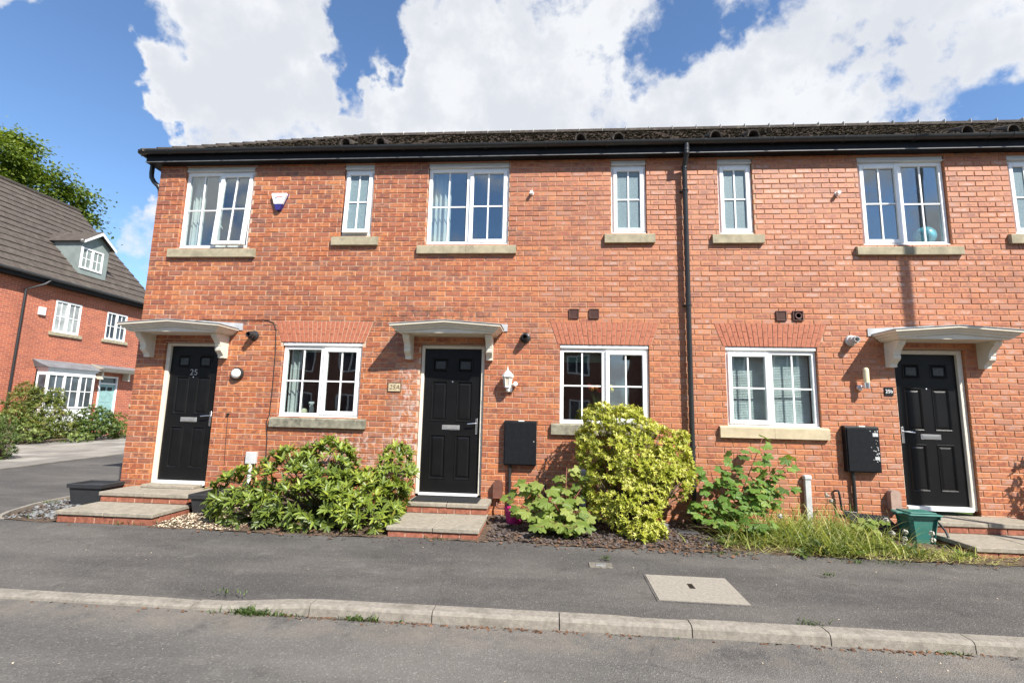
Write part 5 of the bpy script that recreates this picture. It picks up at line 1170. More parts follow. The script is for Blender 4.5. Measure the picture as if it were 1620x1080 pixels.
# sycamore saplings
def sapling(name, base, label, nodes, m, sm, lmin, lmax, mleaf):
    t = thing(name, base, label, 'sapling'); mb = MB(); Ms = []; q = []
    for tip, nl in nodes:
        tip = Vector(tip); b0 = Vector(base)+Vector((random.uniform(-.03, .03), random.uniform(-.03, .03), 0)); mid = b0.lerp(tip, .5)+Vector((random.uniform(-.05, .05), random.uniform(-.03, .03), .05)); mb.tube([b0, mid, tip], [.008, .006, .003], 6)
        for k in range(nl):
            s = .35+.65*(k+.5)/nl; a = b0.lerp(mid, s*2) if s < .5 else mid.lerp(tip, s*2-1)
            th_ = random.random()*6.28; d = Vector((math.cos(th_), math.sin(th_)*.8-.25, random.uniform(-.05, .45))).normalized(); pl = random.uniform(.04, .11); e = a+d*pl
            mb.tube([a, a.lerp(e, .6)+Vector((0, 0, .008)), e], .0018, 4)
            dd = Vector((d.x, d.y-.2, -.35*random.random()-.1)); l = random.uniform(lmin, lmax)
            Ms.append(TRS(e, dd, Vector((random.uniform(-.3, .3), -.55, .8)), l, l*1.05, l)); q.append(min(.999, max(0, .5+random.gauss(0, .25))))
    ob('stem', mb, sm, t, smooth_=True)
    scatter(PALM_V, PALM_F, Ms, q, mleaf, t, 'leaves', 'leaf', 300, smooth_=False)
B = Vector((.1, -.72, .07))
sapling('sycamore_sapling', B, 'low sapling with broad pale green lobed leaves beside the magenta pot', [((-.35, -.62, .50), 8), ((-.12, -.68, .62), 8), ((.18, -.66, .80), 10), ((.38, -.7, .60), 9), ((.02, -.95, .45), 9), ((.26, -.98, .36), 9), ((-.22, -.92, .28), 8), ((.42, -.95, .28), 8), ((.05, -1.08, .24), 9), ((.22, -1.15, .2), 9), ((-.1, -1.1, .2), 8), ((.36, -1.12, .17), 8), ((-.3, -.6, .62), 6), ((.34, -.6, .78), 8), ((.2, -.72, .5), 8), ((-.4, -.85, .36), 6), ((-.5, -.72, .42), 5), ((-.45, -.7, .3), 5)], 'sapling', 'red_stem', .085, .145, 'leaf_sycamore')
B = Vector((2.12, -.42, .07))
sapling('maple_sapling', B, 'taller sapling with red stems and small dark green lobed leaves by the downpipe', [((2.62, -.36, 1.20), 16), ((2.98, -.38, .98), 18), ((2.32, -.4, 1.06), 16), ((2.9, -.45, .62), 16), ((2.1, -.45, .72), 15), ((1.95, -.5, .55), 13), ((2.45, -.55, .62), 16), ((2.65, -.5, .80), 16), ((2.2, -.62, .42), 13), ((2.0, -.8, .25), 12), ((2.3, -.88, .22), 10), ((2.72, -.4, .45), 12), ((1.8, -.45, .45), 9), ((1.78, -.5, .3), 9), ((2.35, -.95, .3), 9), ((2.1, -1.02, .22), 8), ((1.95, -.42, .85), 9)], 'sapling', 'red_stem', .075, .125, 'leaf_maple')
B = Vector((3.62, -.55, .07))
sapling('ground_sapling', B, 'tiny pale seedling with lobed leaves beside the ribbed tray', [((3.7, -.6, .30), 6), ((3.55, -.62, .27), 6), ((3.78, -.55, .32), 6)], 'sapling', 'green_stem', .06, .095, 'leaf_sycamore')
# long grass and weeds
def blade_set(n, fn, lmin, lmax, w_, name, label, mleaf='grass_blade', parent=None):
    BV = []; 
    tv = [(-.5, 0, 0), (.5, 0, 0), (-.42, .3, .03), (.42, .3, .03), (-.3, .58, .14), (.3, .58, .14), (-.16, .8, .32), (.16, .8, .32), (0, .93, .52)]; tf = [(0, 1, 3, 2), (2, 3, 5, 4), (4, 5, 7, 6), (6, 7, 8)]
    Ms = []; q = []
    for _ in range(n):
        p, sc_ = fn(); l = random.uniform(lmin, lmax)*sc_; th_ = random.random()*6.28; lean = random.uniform(.1, 1.0)*(1.5 if lmax > .3 else 1)
        d = Vector((math.cos(th_)*lean, math.sin(th_)*lean, 1)); nn = Vector((math.cos(th_), math.sin(th_), -.2))
        Ms.append(TRS(p, d, nn, l, w_*random.uniform(.6, 1.3), l)); q.append(min(.999, max(0, random.gauss(.36, .25))))
    o = scatter(tv, tf, Ms, q, mleaf, parent, name); o['kind'] = 'stuff'
    if not parent: tag(o, label, 'grass')
    return o
CL = [(2.15, -1.0, .16, .8), (2.45, -.85, .22, 1.0), (2.75, -.9, .25, 1.1), (3.05, -.75, .22, 1.1), (3.3, -.9, .22, 1.0), (3.55, -1.0, .2, .9), (3.55, -1.15, .12, .6), (2.6, -.45, .3, .9), (3.2, -.35, .3, .9), (4.25, -1.12, .10, .45), (3.75, -1.18, .14, .5), (4.05, -1.2, .12, .45), (3.0, -1.15, .2, .7), (1.85, -1.05, .15, .55), (2.9, -1.1, .25, .8), (3.4, -.6, .25, .9), (2.3, -.6, .25, 1.2), (2.9, -.55, .3, 1.25), (3.45, -.5, .25, 1.1)]
def gp():
  while True:
    c = random.choices(CL, [x[2]*x[3] for x in CL])[0]; x = random.gauss(c[0], c[2]*.75); y = max(-1.28, min(-.06, random.gauss(c[1], c[2]*.6)))
    if abs(x-xc) < .24 and y > yc-.17 and y < yc+.2: continue
    return (x, y, .07), c[3]
blade_set(2700, gp, .12, .52, .011, 'long_grass', 'tall unkempt grass and weeds along the wall of 25b')
KT = [(-2.28, 1.0, .10), (-2.15, .9, .12), (-1.95, .5, .12), (-1.45, .8, .12), (-1.3, .9, .05), (-2.55, .25, .04), (2.65, .45, .1), (.85, .18, .03), (-1.1, .4, .03)]
def kp():
    c = random.choices(KT, [x[1]*x[2] for x in KT])[0]; return (random.gauss(c[0], c[2]*.6), KY-.137-abs(random.gauss(0, .018)), ROADZ), c[1]
blade_set(420, kp, .03, .085, .009, 'kerb_weeds', 'small green weeds growing in the joint along the kerb face', 'leaf_mid')
def pp():
    c = random.choice([(3.35, -1.4, .1), (3.0, -1.42, .05), (1.75, -1.33, .1), (1.85, -2.87, .05), (-5.0, -1.17, .15), (-4.35, -1.1, .2), (-6.35, -1.0, .15), (.53, -1.68, .02), (-1.3, -1.25, .1), (-2.55, -2.87, .08), (2.5, -1.9, .03), (-6.9, -.3, .1)])
    x = random.gauss(c[0], c[2]); y = random.gauss(c[1], .015+c[2]*.15); return (x, y, max(.055, zp(x, y)) if y > -2.8 else .0), .8
blade_set(420, pp, .02, .07, .008, 'joint_weeds', 'sparse weeds in the joints of pavement, steps and bed edge', 'leaf_mid')
Ms, q = rosettes([((*gp()[0][:2], .075), (random.gauss(0, .3), random.gauss(-.2, .3), 1), .35+.4*random.random()) for _ in range(70)], 7, .14, .7, 1.3)
o = scatter(LEAF_V, LEAF_F, Ms, q, 'leaf_mid', None, 'weed_rosettes'); tag(o, 'broad leafed weeds low among the grass of 25b', 'weeds', kind='stuff')
def straw():
    x = random.choice((random.uniform(1.9, 4.6), random.gauss(4.1, .4), random.gauss(3.2, .4))); y = random.uniform(-1.34, -.9); return (x, y, .078 if y > -1.26 else .066)
Ms = []; q = []
for _ in range(800):
    p, th_ = straw(), random.random()*6.28; Ms.append(TRS(p, (math.cos(th_), math.sin(th_)*.5, random.uniform(.02, .25)), (0, 0, 1), random.uniform(.06, .2), .007, .1)); q.append(random.uniform(.6, .99))
o = scatter([(-.5, 0, 0), (.5, 0, 0), (.35, .6, .12), (-.35, .6, .12), (0, 1, 0)], [(0, 1, 2, 3), (3, 2, 4)], Ms, q, 'grass_blade', None, 'dry_straw'); tag(o, 'dry straw coloured grass lying along the front of the weeds', 'straw', kind='stuff')
# dandelion clocks
for k, (px, py) in enumerate([(1308, 783), (1315, 792), (1402, 822), (1412, 843), (1432, 841), (1431, 852), (1430, 861), (1474, 843), (1476, 854), (1234, 816)]):
    y = -.15 if py < 800 else -1.0; p = W(px, py, y); t = thing('dandelion_clock', (p.x, y, .07), 'white dandelion seed head on a thin stalk above the weeds of 25b', 'dandelion', 'dandelion clocks in the weeds')
    mb = MB(); mb.tube([(p.x+.03, y, .07), (p.x+.012, y, (p.z+.07)/2), (p.x, y, p.z)], .0025, 5); ob('stalk', mb, 'green_stem', t)
    mb = MB()
    for j in range(48):
        d = Vector((random.gauss(0, 1), random.gauss(0, 1), random.gauss(0, 1))).normalized(); a = d.orthogonal()*.007; e = p+d*.026; b_ = d.cross(a); mb.quad(e+a, e+b_, e-a, e-b_)
    ob('seed_head', mb, 'seed_fluff', t, norm=False)
# young leafy shrub beyond door 25b whose shadow falls on the wall
t = thing('young_shrub', (6.35, -.45, .06), 'young leafy shrub against the wall beyond door 25b', 'shrub')
pts = blobpts([(6.5, -.45, .95, .3, .25, .42), (6.42, -.42, 1.3, .2, .2, .25), (6.55, -.45, .45, .25, .25, .3)], 210, .8)
Ms, q = rosettes([(p, n_+Vector((0, 0, .6)), .5) for p, n_, r in pts], 6, .09, .8, 1.0); scatter(LEAF_V, LEAF_F, Ms, q, 'leaf_mid', t, 'foliage'); stems(t, (6.35, -.4, .05), pts, 30, .006)
mb = MB(); mb.box(6.1, 9.9, -1.27, .0, -.05, .06); tag(ob('planting_bed', mb, 'soil'), kind='structure')
# ------------------------------------------------------------------ things on the window boards
def on_board(k, fx): x0, x1, z0, z1 = win[k]; return Vector((x0+(x1-x0)*fx, .205 if k[0] == "U" else .165, z0+.018))
p = on_board('L1', .36); t = thing('spray_bottle', p, 'clear spray bottle with white trigger on the window board of 25', 'spray bottle')
mb = MB(); mb.lathe(p, [(.034, 0), (.036, .01), (.036, .10), (.016, .14), (.014, .155)], 14); ob('bottle', mb, 'clear_plastic', t, smooth_=40)
mb = MB(); mb.box(p.x-.05, p.x+.03, p.y-.012, p.y+.012, p.z+.165, p.z+.195, .005); mb.box(p.x-.014, p.x+.014, p.y-.012, p.y+.012, p.z+.15, p.z+.166); mb.tube([(p.x-.02, p.y, p.z+.165), (p.x-.035, p.y, p.z+.12)], .006, 6); ob('trigger_head', mb, 'white_plastic', t)
p = on_board('L1', .26); mb = MB(); mb.lathe(p, [(.03, 0), (.045, .02), (.048, .06), (.035, .09), (.01, .10)], 14); tag(ob('round_pot', mb, 'cream_glass', smooth_=40), 'small rounded cream pot on the window board beside the spray bottle', 'pot')
p = on_board('L2', .44); t = thing('vase_of_tulips', p, 'vase of red, orange and yellow tulips on the window board of 25A', 'vase of flowers')
mb = MB(); mb.lathe(p, [(.035, 0), (.05, .03), (.045, .1), (.055, .16), (.05, .16), (.04, .1)], 16); ob('vase', mb, 'clear_plastic', t, smooth_=40)
for k, (dx, dz, m_) in enumerate([(-.12, .47, 'tulip_red'), (-.08, .44, 'tulip_orange'), (-.02, .46, 'tulip_orange'), (.17, .47, 'tulip_yellow'), (.19, .42, 'tulip_yellow'), (.02, .42, 'tulip_red')]):
    e = p+Vector((dx, random.uniform(-.05, .0), dz)); mb = MB(); mb.tube([p+Vector((0, 0, .1)), p+Vector((dx*.35, 0, .28)), e], .004, 5); ob('stalk', mb, 'green_stem', t)
    mb = MB(); mb.lathe(e, [(.006, -.005), (.024, .012), (.027, .03), (.02, .055), (.008, .06)], 8); ob('tulip', mb, m_, t, smooth_=True)
    mb = MB(); a = p+Vector((dx*.3, -.01, .2)); mb.add([a, a+Vector((.02, -.01, .08)), a+Vector((dx*.4, -.02, .17)), a+Vector((-.012, 0, .08))], [(0, 1, 2, 3)]); ob('leaf', mb, 'green_stem', t, norm=False)
p = on_board('U6', .83); t = thing('globe', p, 'turquoise globe on the upstairs window board of 25b', 'globe')
mb = MB(); n = 14; mb.lathe((p.x, p.y, p.z+.17), [(max(.001, .135*math.sin(math.pi*k/n)), -.135*math.cos(math.pi*k/n)) for k in range(n+1)], 24); ob('ball', mb, 'globe_blue', t, smooth_=True)
mb = MB(); mb.lathe(p, [(.07, 0), (.068, .012), (.012, .02), (.012, .05)], 16); ob('stand', mb, 'trough', t, smooth_=40)
# ------------------------------------------------------------------ house across the court (front faces +X)
HX = -19.0
def HB(px, py, x=HX): return back(px, py, 0, x)
t = thing('detached_house', (-22.5, 8.0, 0), 'brick house with a small roof dormer across the parking court', 'house')
wins = []
def rectpx(a, b_): p, q_ = HB(*a), HB(*b_); return (p.y, q_.y, q_.z, p.z)
w1 = (10.24, 11.29, 4.08, 5.32); w2 = (12.45, 13.45, 4.13, 5.31); w3 = (14.25, 15.2, 1.4, 2.5)
FARY = 17.0; NEARY = 1.0
gableY = 14.25
dr_ = (12.50, 13.40, .45, 2.56)
mb = MB(); sheet(mb, NEARY, gableY+1.6, -.1, 6.1, [w1, w2, w3, dr_, (9.9, 11.9, .6, 2.7)], HX, axis=0)
mb.quad((HX, NEARY, -.1), (HX-8, NEARY, -.1), (HX-8, NEARY, 6.1), (HX, NEARY, 6.1)); ye = gableY+1.6
wf = ob('wall', mb, 'far_brick', t, norm=False)
def farwin(r, nl=2, sill=True, m='glass_far'):
    y0, y1, z0, z1 = r
    def fb(mb, a, b_, c, d, x0, x1): mb.box(x0, x1, a, b_, c, d)
    mb = MB(); X0, X1 = HX-.05, HX+.005
    fb(mb, y0, y0+.06, z0, z1, X0, X1); fb(mb, y1-.06, y1, z0, z1, X0, X1); fb(mb, y0+.06, y1-.06, z0, z0+.07, X0, X1); fb(mb, y0+.06, y1-.06, z1-.06, z1, X0, X1)
    for k in range(1, nl): ym = y0+(y1-y0)*k/nl; fb(mb, ym-.045, ym+.045, z0+.07, z1-.06, X0, X1)
    o = ob('window', mb, 'upvc', t)
    mb = MB()
    for k in range(nl):
        a, b_ = y0+(y1-y0)*k/nl+.05, y0+(y1-y0)*(k+1)/nl-.05; ym = (a+b_)/2; fb(mb, ym-.014, ym+.014, z0+.07, z1-.06, HX-.035, HX-.02); fb(mb, a, ym-.014, (z0+z1)/2-.014, (z0+z1)/2+.014, HX-.034, HX-.021); fb(mb, ym+.014, b_, (z0+z1)/2-.014, (z0+z1)/2+.014, HX-.034, HX-.021)
    ob('glazing_bar', mb, 'upvc', o)
    for k in range(nl):
        a, b_ = y0+(y1-y0)*k/nl+.05, y0+(y1-y0)*(k+1)/nl-.05; mb = MB(); mb.box(HX-.045, HX-.038, a, b_, z0+.06, z1-.05); ob('pane', mb, m, o)
    if sill: mb = MB(); mb.box(HX-.03, HX+.07, y0-.13, y1+.13, z0-.14, z0-.005, .01); ob('sill', mb, 'sill_stone', o)
    return o
pm('glass_far', (.06, .075, .09), .08, .5, .6, 1.5)
pm('glass_far_curtain', (.33, .35, .34), .15, .5, .35, 2.5)
farwin(w1, m='glass_far_curtain'); farwin(w2); farwin(w3, 2)
for r in (w1, w2):                                       # brick arches over
    for k in range(14):
        a = r[0]-.02+(r[1]-r[0]+.04)*k/14; b_ = r[0]-.02+(r[1]-r[0]+.04)*(k+1)/14; ym = (r[0]+r[1])/2; f = .22
        mb = MB(); mb.prism([(a+.006, r[3]+.01), (b_-.006, r[3]+.01), (b_-.006+(b_-ym)*f, r[3]+.31), (a+.006+(a-ym)*f, r[3]+.31)], 0, HX+.001, HX+.008); ob('voussoir', mb, 'voussoir', wf)
# bay window with lead roof
mb = MB(); by0, by1 = 9.95, 11.85; bx = HX+.45
for a, b_, c, d in ((by0, by1, .35, 1.25), (by0, by1, 2.42, 2.62)): mb.box(HX, bx, a, b_, c, d)
for y in (by0, (by0*2+by1)/3, (by0+2*by1)/3, by1-.07): mb.box(bx-.07, bx, y, y+.07, 1.25, 2.42)
mb.box(HX, HX+.07, by0, by0+.05, 1.25, 2.42); mb.box(HX, HX+.07, by1-.05, by1, 1.25, 2.42); mb.box(HX-.02, bx+.05, by0-.06, by1+.06, 2.62, 2.70); mb.box(HX-.02, bx+.03, by0-.03, by1+.03, 1.2, 1.25)
bo = ob('bay_window', mb, 'upvc', t)
for k in range(3):
    a = by0+.07+(by1-by0-.07)*k/3; b_ = a+(by1-by0-.07)/3-.07; mb = MB(); mb.box(bx-.045, bx-.04, a, b_, 1.25, 2.42); ob('pane', mb, 'glass_far', bo)
    mb = MB(); ym = (a+b_)/2; mb.box(bx-.035, bx-.02, ym-.014, ym+.014, 1.25, 2.42); mb.box(bx-.034, bx-.021, a, b_, 1.83, 1.86); ob('glazing_bar', mb, 'upvc', bo)
for y in (by0+.01, by1-.02): mb = MB(); mb.box(HX+.07, bx-.07, y, y+.008, 1.25, 2.42); ob('pane', mb, 'glass_far', bo)
mb = MB(); mb.add([(HX, by0-.25, 2.98), (HX, by1+.2, 2.98), (bx+.12, by1+.13, 2.70), (bx+.12, by0-.13, 2.70), (HX, by0-.13, 2.70), (HX, by1+.13, 2.70)], [(0, 1, 2, 3), (0, 3, 4), (1, 5, 2), (3, 2, 5, 4)]); ob('bay_roof', mb, 'far_lead', bo, norm=False)
# teal door and canopy
y0, y1, z0, z1 = dr_; mb = MB(); mb.box(HX-.08, HX-.04, y0+.07, y1-.07, z0, z1-.35)
for a in (.16, .48):
    for c, d in ((.25, .85), (1.0, 1.35)): mb.box(HX-.04, HX-.03, y0+a, y0+a+.26, z0+c, z0+d, .008)
do = ob('door', mb, 'teal_paint', t)
mb = MB(); mb.box(HX-.08, HX+.01, y0, y0+.07, z0, z1); mb.box(HX-.08, HX+.01, y1-.07, y1, z0, z1); mb.box(HX-.08, HX+.01, y0+.07, y1-.07, z1-.07, z1); mb.box(HX-.08, HX+.01, y0+.07, y1-.07, z1-.35, z1-.29); ob('door_frame', mb, 'upvc', do)
mb = MB(); mb.box(HX-.07, HX-.06, y0+.07, y1-.07, z1-.29, z1-.07); ob('fanlight', mb, 'glass_far', do)
mb = MB(); 
for a in (.17, .48): mb.box(HX-.04, HX-.035, y0+a, y0+a+.22, z1-.62, z1-.46)
ob('pane', mb, 'plate_black', do)
mb = MB(); mb.prism([(HX, 2.66), (HX+.5, 2.66), (HX+.58, 2.78), (HX+.58, 2.82), (HX, 2.98)], 1, y0-.35, y1+.75) if False else mb.add([(HX, y0-.35, 2.72), (HX+.5, y0-.35, 2.72), (HX+.5, y1+.6, 2.72), (HX, y1+.6, 2.72), (HX, y0-.45, 3.02), (HX+.6, y0-.45, 2.86), (HX+.6, y1+.7, 2.86), (HX, y1+.7, 3.02)], [(0, 1, 2, 3), (0, 4, 5, 1), (1, 5, 6, 2), (2, 6, 7, 3), (4, 7, 6, 5)]); mb.mi[-1] = 1; ob('canopy', mb, ['white_paint', 'far_lead'], do, norm=False)
mb = MB(); mb.box(HX, HX+.3, y0-.2, y0-.12, 2.4, 2.719); mb.box(HX, HX+.3, y1+.2, y1+.28, 2.4, 2.719); ob('bracket', mb, 'white_paint', do)
# roof in tile courses, far verge at gableY
RXX = -23.6; te = math.tan(rad(41)); ex = HX+.35; ez = 5.98; rz = ez+(ex-RXX)*te
rp = HB(160, 350, RXX); rz = rp.z; te = (rz-ez)/(ex-RXX); ye = 14.75
mb = MB(); mb.add([(ex, NEARY-.3, ez), (ex, ye, ez), (RXX, ye, rz), (RXX, NEARY-.3, rz), (RXX-4.6, ye, ez), (RXX-4.6, NEARY-.3, ez)], [(0, 1, 2, 3), (3, 2, 4, 5)]); rf = ob('roof', mb, 'far_tile', t, norm=False)
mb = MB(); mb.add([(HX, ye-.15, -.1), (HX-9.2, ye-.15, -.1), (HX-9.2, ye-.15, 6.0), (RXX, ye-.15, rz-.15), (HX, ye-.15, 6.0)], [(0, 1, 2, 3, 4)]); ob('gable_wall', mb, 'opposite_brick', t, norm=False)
nc = 16; al = math.atan(te); cs, sn = math.cos(al), math.sin(al); SL = (ex-RXX)/cs
for k in range(nc):
    s0 = SL*k/nc; s1 = s0+SL/nc*1.12; n = 30; V = []
    for i in range(n+1):
        y = NEARY-.3+(ye-NEARY+.3)*i/n; j = random.uniform(-.006, .008)
        for s_, h in ((s0, .012), (s0, .052+j), (s1, .016)): V.append((ex-s_*cs+h*sn, y, ez+s_*sn+h*cs))
    mb = MB(); mb.add(V, [(i*3+q_, (i+1)*3+q_, (i+1)*3+q_+1, i*3+q_+1) for i in range(n) for q_ in range(2)]); ob('tile_course', mb, 'far_tile', rf, norm=False)
mb = MB(); mb.tube([(RXX, NEARY-.3, rz), (RXX, ye+.02, rz)], .12, 10); ob('ridge', mb, 'ridge_tile', rf, smooth_=40)
mb = MB(); mb.box(ex-.02, ex+.0, NEARY-.3, ye, ez-.2, ez-.01); mb.box(HX, ex-.02, NEARY-.3, ye, ez-.2, ez-.18); ob('fascia', mb, 'black_plastic', t)
mb = MB(); mb.tube([(ex+.05, NEARY-.3, ez-.03), (ex+.05, ye, ez-.03)], .055, 8); ob('gutter', mb, 'pipe_plastic', t, smooth_=40)
q_ = HB(40, 445); mb = MB(); mb.tube([(ex+.05, q_.y+.55, ez-.06), (ex, q_.y+.4, ez-.25), (HX+.08, q_.y, ez-.55), (HX+.08, q_.y, .1)], .04, 8); ob('downpipe', mb, 'pipe_plastic', t, smooth_=40)
q_ = HB(65, 492); mb = MB(); mb.box(HX, HX+.08, q_.y-.12, q_.y+.12, q_.z-.15, q_.z+.15, .01); tag(ob('alarm_box', mb, 'white_plastic'), 'plain white alarm box on the house across the court', 'alarm box')
# dormer
def roofx(z): return ex-(z-ez)/te
def on_roof(px, py):
    lo, hi = RXX, ex
    for _ in range(40):
        m_ = (lo+hi)/2; p_ = HB(px, py, m_)
        if p_.z > ez+(ex-m_)*te: lo, hi = lo, m_
        else: lo, hi = m_, hi
    return m_
dx_f = on_roof(140, 439); print('dormer', dx_f)
a = HB(123, 436, dx_f); b_ = HB(163, 440, dx_f); c = HB(128, 384, dx_f)
yd0, yd1 = a.y, HB(167, 440, dx_f).y; zd0 = ez+(ex-dx_f)*te; zd1 = HB(124, 376, dx_f).z
dm = MB(); xb = roofx(zd1)
dm.add([(dx_f, yd0, zd0-.05), (dx_f, yd0, zd1), (xb-.3, yd0, zd1)], [(0, 1, 2)]); dm.add([(dx_f, yd1, zd0-.05), (dx_f, yd1, zd1), (xb-.3, yd1, zd1)], [(0, 1, 2)])
ym = (yd0+yd1)/2; zr = zd1+.55
dm.add([(dx_f, yd0, zd0-.05), (dx_f, yd1, zd0-.05), (dx_f, yd1, zd1), (dx_f, ym, zr-.08), (dx_f, yd0, zd1)], [(0, 1, 2, 3, 4)]); dmo = ob('dormer', dm, 'dormer_lead', rf, norm=False)
xr = roofx(zr)-.2
mb = MB()
for s, ya in ((-1, yd0-.14), (1, yd1+.14)):
    zl_ = zd1-.08; mb.add([(dx_f+.22, ya, zl_), (dx_f+.22, ym, zr), (xr, ym, zr), (roofx(zl_)-.2, ya, zl_), (dx_f+.22, ya, zl_-.07), (dx_f+.22, ym, zr-.07)], [(0, 1, 2, 3), (0, 4, 5, 1)])
ob('dormer_roof', mb, 'far_tile', rf, norm=False)
mb = MB()
for s, ya in ((-1, yd0-.13), (1, yd1+.13)): mb.prism([(ya, zd1-.17), (ym, zr-.17), (ym, zr-.04), (ya, zd1-.07)], 0, dx_f+.215, dx_f+.235)
mb.box(dx_f, dx_f+.1, yd0-.1, yd0+.0, zd1-.12, zd1-.02); ob('bargeboard', mb, 'upvc', rf)
p = HB(128.5, 387, dx_f); q_ = HB(161, 433, dx_f); r = (p.y+.05, q_.y-.05, HB(128, 424, dx_f).z, HB(130, 390, dx_f).z)
_hx = HX; HX = dx_f+.03; dwo = farwin(r, 2, False); HX = _hx
# ------------------------------------------------------------------ shrubs in front of that house
def bush(name, label, blobs, n, m, ln, per=6, base=None, wid=.8, inner=.5, spread=1.1):
    c0 = blobs[0]; base = base or (c0[0], c0[1], .05); t = thing(name, base, label, 'shrub', 'shrubs before the house across the court')
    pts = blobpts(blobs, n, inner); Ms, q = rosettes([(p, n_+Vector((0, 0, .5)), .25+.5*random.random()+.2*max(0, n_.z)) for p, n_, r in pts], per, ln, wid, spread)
    scatter(LEAF_V, LEAF_F, Ms, q, m, t, 'foliage', smooth_=True); stems(t, base, pts, 25, .012)
    return t
def atd(px, py, x): p = HB(px, py, x); return p.x, p.y, p.z
def bl_at(px, py, x, rx, ry, rz): a, b_, c = atd(px, py, x); return (a, b_, c, rx, ry, rz)
bush('feathery_shrub', 'large loose olive green shrub before the bay window', [bl_at(70, 652, -17.3, 0.51, 0.51, 0.52), bl_at(84, 667, -17.0, 0.51, 0.51, 0.45), bl_at(58, 629, -17.5, 0.30, 0.26, 0.30), bl_at(88, 629, -17.3, 0.26, 0.26, 0.30), bl_at(96, 679, -16.8, 0.42, 0.42, 0.30), bl_at(56, 679, -16.9, 0.42, 0.42, 0.30)], 900, 'leaf_olive', .14, 6, wid=.5)
bush('tall_shrub', 'brownish upright shrub beside the downpipe of the house across the court', [bl_at(32, 639, -17.6, 0.34, 0.42, 0.49), bl_at(42, 619, -17.6, 0.26, 0.26, 0.30), bl_at(25, 662, -17.3, 0.42, 0.42, 0.34)], 420, 'leaf_olive', .13, 6, wid=.5)
bush('rounded_shrub', 'fresh green rounded shrub below the teal door', [bl_at(148, 662, -16.9, 0.51, 0.55, 0.45), bl_at(160, 675, -16.6, 0.59, 0.59, 0.34), bl_at(135, 679, -16.6, 0.51, 0.42, 0.30)], 620, 'leaf_mid', .12, 6)
bush('low_shrub', 'small shrub with reddish tips close to the corner of the terrace', [bl_at(186, 669, -16.9, 0.34, 0.34, 0.38), bl_at(190, 682, -16.6, 0.42, 0.42, 0.26)], 260, 'leaf_olive', .10, 6)
bush('flowering_groundcover', 'low pale flowering plants edging the flagged drive', [bl_at(20, 684, -17.0, 0.77, 0.68, 0.26), bl_at(48, 689, -16.6, 0.59, 0.42, 0.15), bl_at(6, 669, -17.2, 0.51, 0.51, 0.38), bl_at(118, 691, -16.3, 0.51, 0.42, 0.17)], 520, 'leaf_pale', .10, 6)
p = G(-2, 728, .06); bush('conifer_shrub', 'dark green shrub at the near corner of the flagged drive', [(p.x, p.y, .45, .26, .3, .5), (p.x+.02, p.y, .9, .12, .2, .2)], 300, 'leaf_mid', .09, 6, wid=.5)
# ------------------------------------------------------------------ trees
def tree(label, base, crown, n, ln, m, lobes):
    t = thing('broadleaf_tree', base, label, 'tree'); B = Vector(base); cx_, cy_, cz_, rx, ry, rz_ = crown
    mb = MB(); top = Vector((cx_, cy_, cz_+rz_*.3)); mb.tube([B, B.lerp(top, .35)+Vector((.15, 0, 0)), B.lerp(top, .7), top], [.42, .3, .2, .08], 10)
    cl = []
    for k in range(lobes):
        d = Vector((random.gauss(0, 1), random.gauss(0, 1), random.gauss(.25, 1))).normalized(); r = random.random()**.4
        c = Vector((cx_+d.x*rx*r, cy_+d.y*ry*r, cz_+d.z*rz_*r)); cl.append((c, d, random.uniform(.5, 1.05)))
        if k % 3 == 0: f = random.uniform(.35, .8); a = B.lerp(top, f); mb.tube([a, a.lerp(c, .5)+Vector((0, 0, .3)), c], [.10, .06, .02], 6)
    ob('trunk', mb, 'bark', t, smooth_=True)
    Ms = []; q = []
    for i in range(n):
        c, d, s = random.choice(cl); o_ = Vector((random.gauss(0, .42), random.gauss(0, .42), random.gauss(0, .28)))*s*1.3; p = c+o_
        dd = Vector((random.gauss(0, 1), random.gauss(0, 1), random.gauss(-.25, .5))); l = ln*random.uniform(.6, 1.2)
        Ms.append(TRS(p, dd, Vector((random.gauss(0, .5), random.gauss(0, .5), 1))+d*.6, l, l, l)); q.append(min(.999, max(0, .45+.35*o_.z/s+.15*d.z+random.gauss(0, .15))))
    scatter(CARD_V, CARD_F, Ms, q, m, t, 'crown', smooth_=False); return t
p = back(70, 335, 0, -34); tree('tall leafy green tree rising behind the house across the court', (-34.5, p.y-3.5, 0), (-34.5, p.y-3.0, p.z-2.6, 5.0, 6.6, 6.4), 95000, .27, 'leaf_tree', 420)
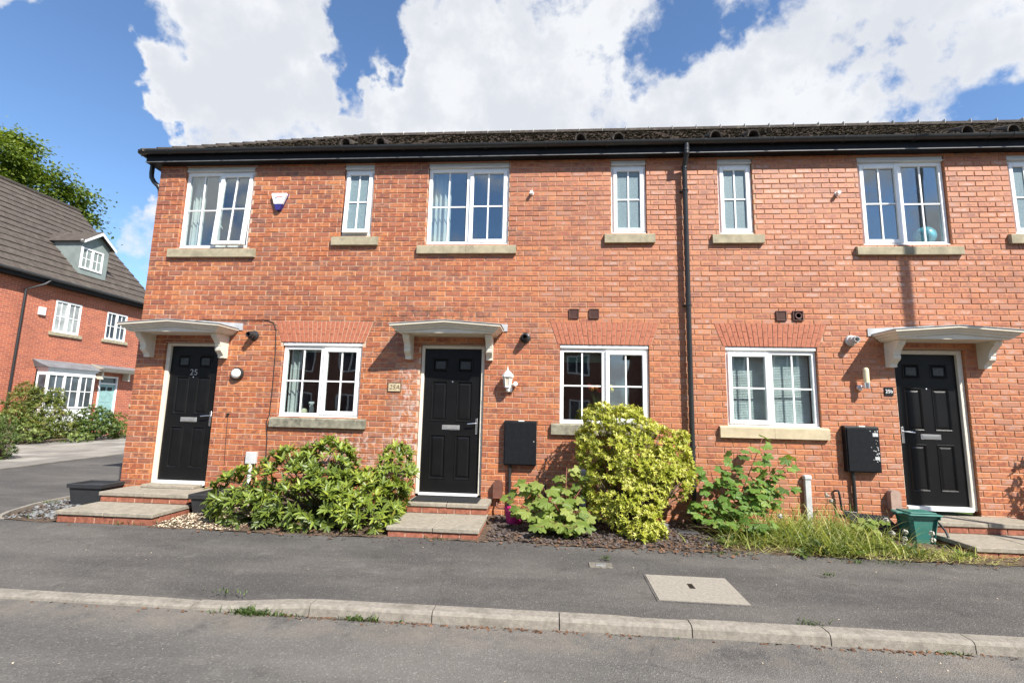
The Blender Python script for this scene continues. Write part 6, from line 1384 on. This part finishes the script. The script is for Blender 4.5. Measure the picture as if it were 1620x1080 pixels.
# ------------------------------------------------------------------ street lamp whose shadow crosses the wall, houses over the road (seen in the panes)
T_ = 3.35; lx, ly = 4.74+T_*math.sin(SAZ), -T_*math.cos(SAZ)
t = thing('street_lamp', (lx, ly, 0), 'grey steel street lamp column standing on the pavement past 25b', 'street lamp')
mb = MB(); mb.tube([(lx, ly, .0), (lx, ly, 1.2), (lx, ly, 1.22), (lx, ly, 11.2)], [.075, .075, .058, .058], 14); ob('column', mb, 'lamp_steel', t, smooth_=40)
mb = MB(); mb.tube([(lx, ly, 11.1), (lx+.02, ly-.1, 11.22), (lx+.1, ly-.6, 11.3)], .025, 8); ob('arm', mb, 'lamp_steel', t); mb = MB(); mb.box(lx+.0, lx+.2, ly-1.1, ly-.55, 11.26, 11.36, .03); ob('lantern', mb, 'lamp_steel', t)
def facing(x0, x1, yf, label, eav=5.0, rdg=8.2, gable=False):
    t = thing('house_opposite', ((x0+x1)/2, yf-4, 0), label, 'house', 'houses on the far side of the road')
    dep = 8; n = max(2, int((x1-x0)/2.6)); ws = []
    for k in range(n):
        xa = x0+(x1-x0)*(k+.5)/n-.6
        for z in (1.0, 3.5): ws.append((xa, xa+1.2, z, z+1.2))
    mb = MB(); sheet(mb, x0, x1, -.1, eav, ws, yf); mb.quad((x0, yf, -.1), (x0, yf-dep, -.1), (x0, yf-dep, eav), (x0, yf, eav)); mb.quad((x1, yf, -.1), (x1, yf-dep, -.1), (x1, yf-dep, eav), (x1, yf, eav))
    for x in (x0, x1): mb.add([(x, yf, eav), (x, yf-dep, eav), (x, yf-dep/2, rdg-.1)], [(0, 1, 2)])
    ob('wall', mb, 'opposite_brick', t, norm=False)
    for a, b_, c, d in ws:
        mb = MB(); ringframe(mb, a, b_, c, d, .07, yf-.06, yf+.01, .004); mb.box((a+b_)/2-.04, (a+b_)/2+.04, yf-.05, yf, c+.07, d-.07); o = ob('window', mb, 'upvc', t); mb = MB(); mb.box(a+.05, b_-.05, yf-.05, yf-.045, c+.05, d-.05); ob('pane', mb, 'glass_far', o)
    mb = MB(); mb.add([(x0-.3, yf+.4, eav-.1), (x1+.3, yf+.4, eav-.1), (x1+.3, yf-dep/2, rdg), (x0-.3, yf-dep/2, rdg), (x1+.3, yf-dep-.4, eav-.1), (x0-.3, yf-dep-.4, eav-.1)], [(0, 1, 2, 3), (3, 2, 4, 5)]); ob('roof', mb, 'far_tile', t, norm=False)
    mb = MB(); mb.box(x0+.8, x0+1.5, yf-dep/2-.3, yf-dep/2+.3, rdg-.6, rdg+.9); ob('chimney', mb, 'opposite_brick', t)
facing(-26, -9.5, -19, 'long brick house across the road facing number 25'); facing(-6.5, 3.2, -20.5, 'brick house across the road facing 25A'); facing(5.5, 22, -19.5, 'brick house across the road facing 25b', 5.2, 8.6)
for o in scene.objects:
    if o.type == 'MESH' and len(o.data.polygons) == 0: print('EMPTY', o.name)
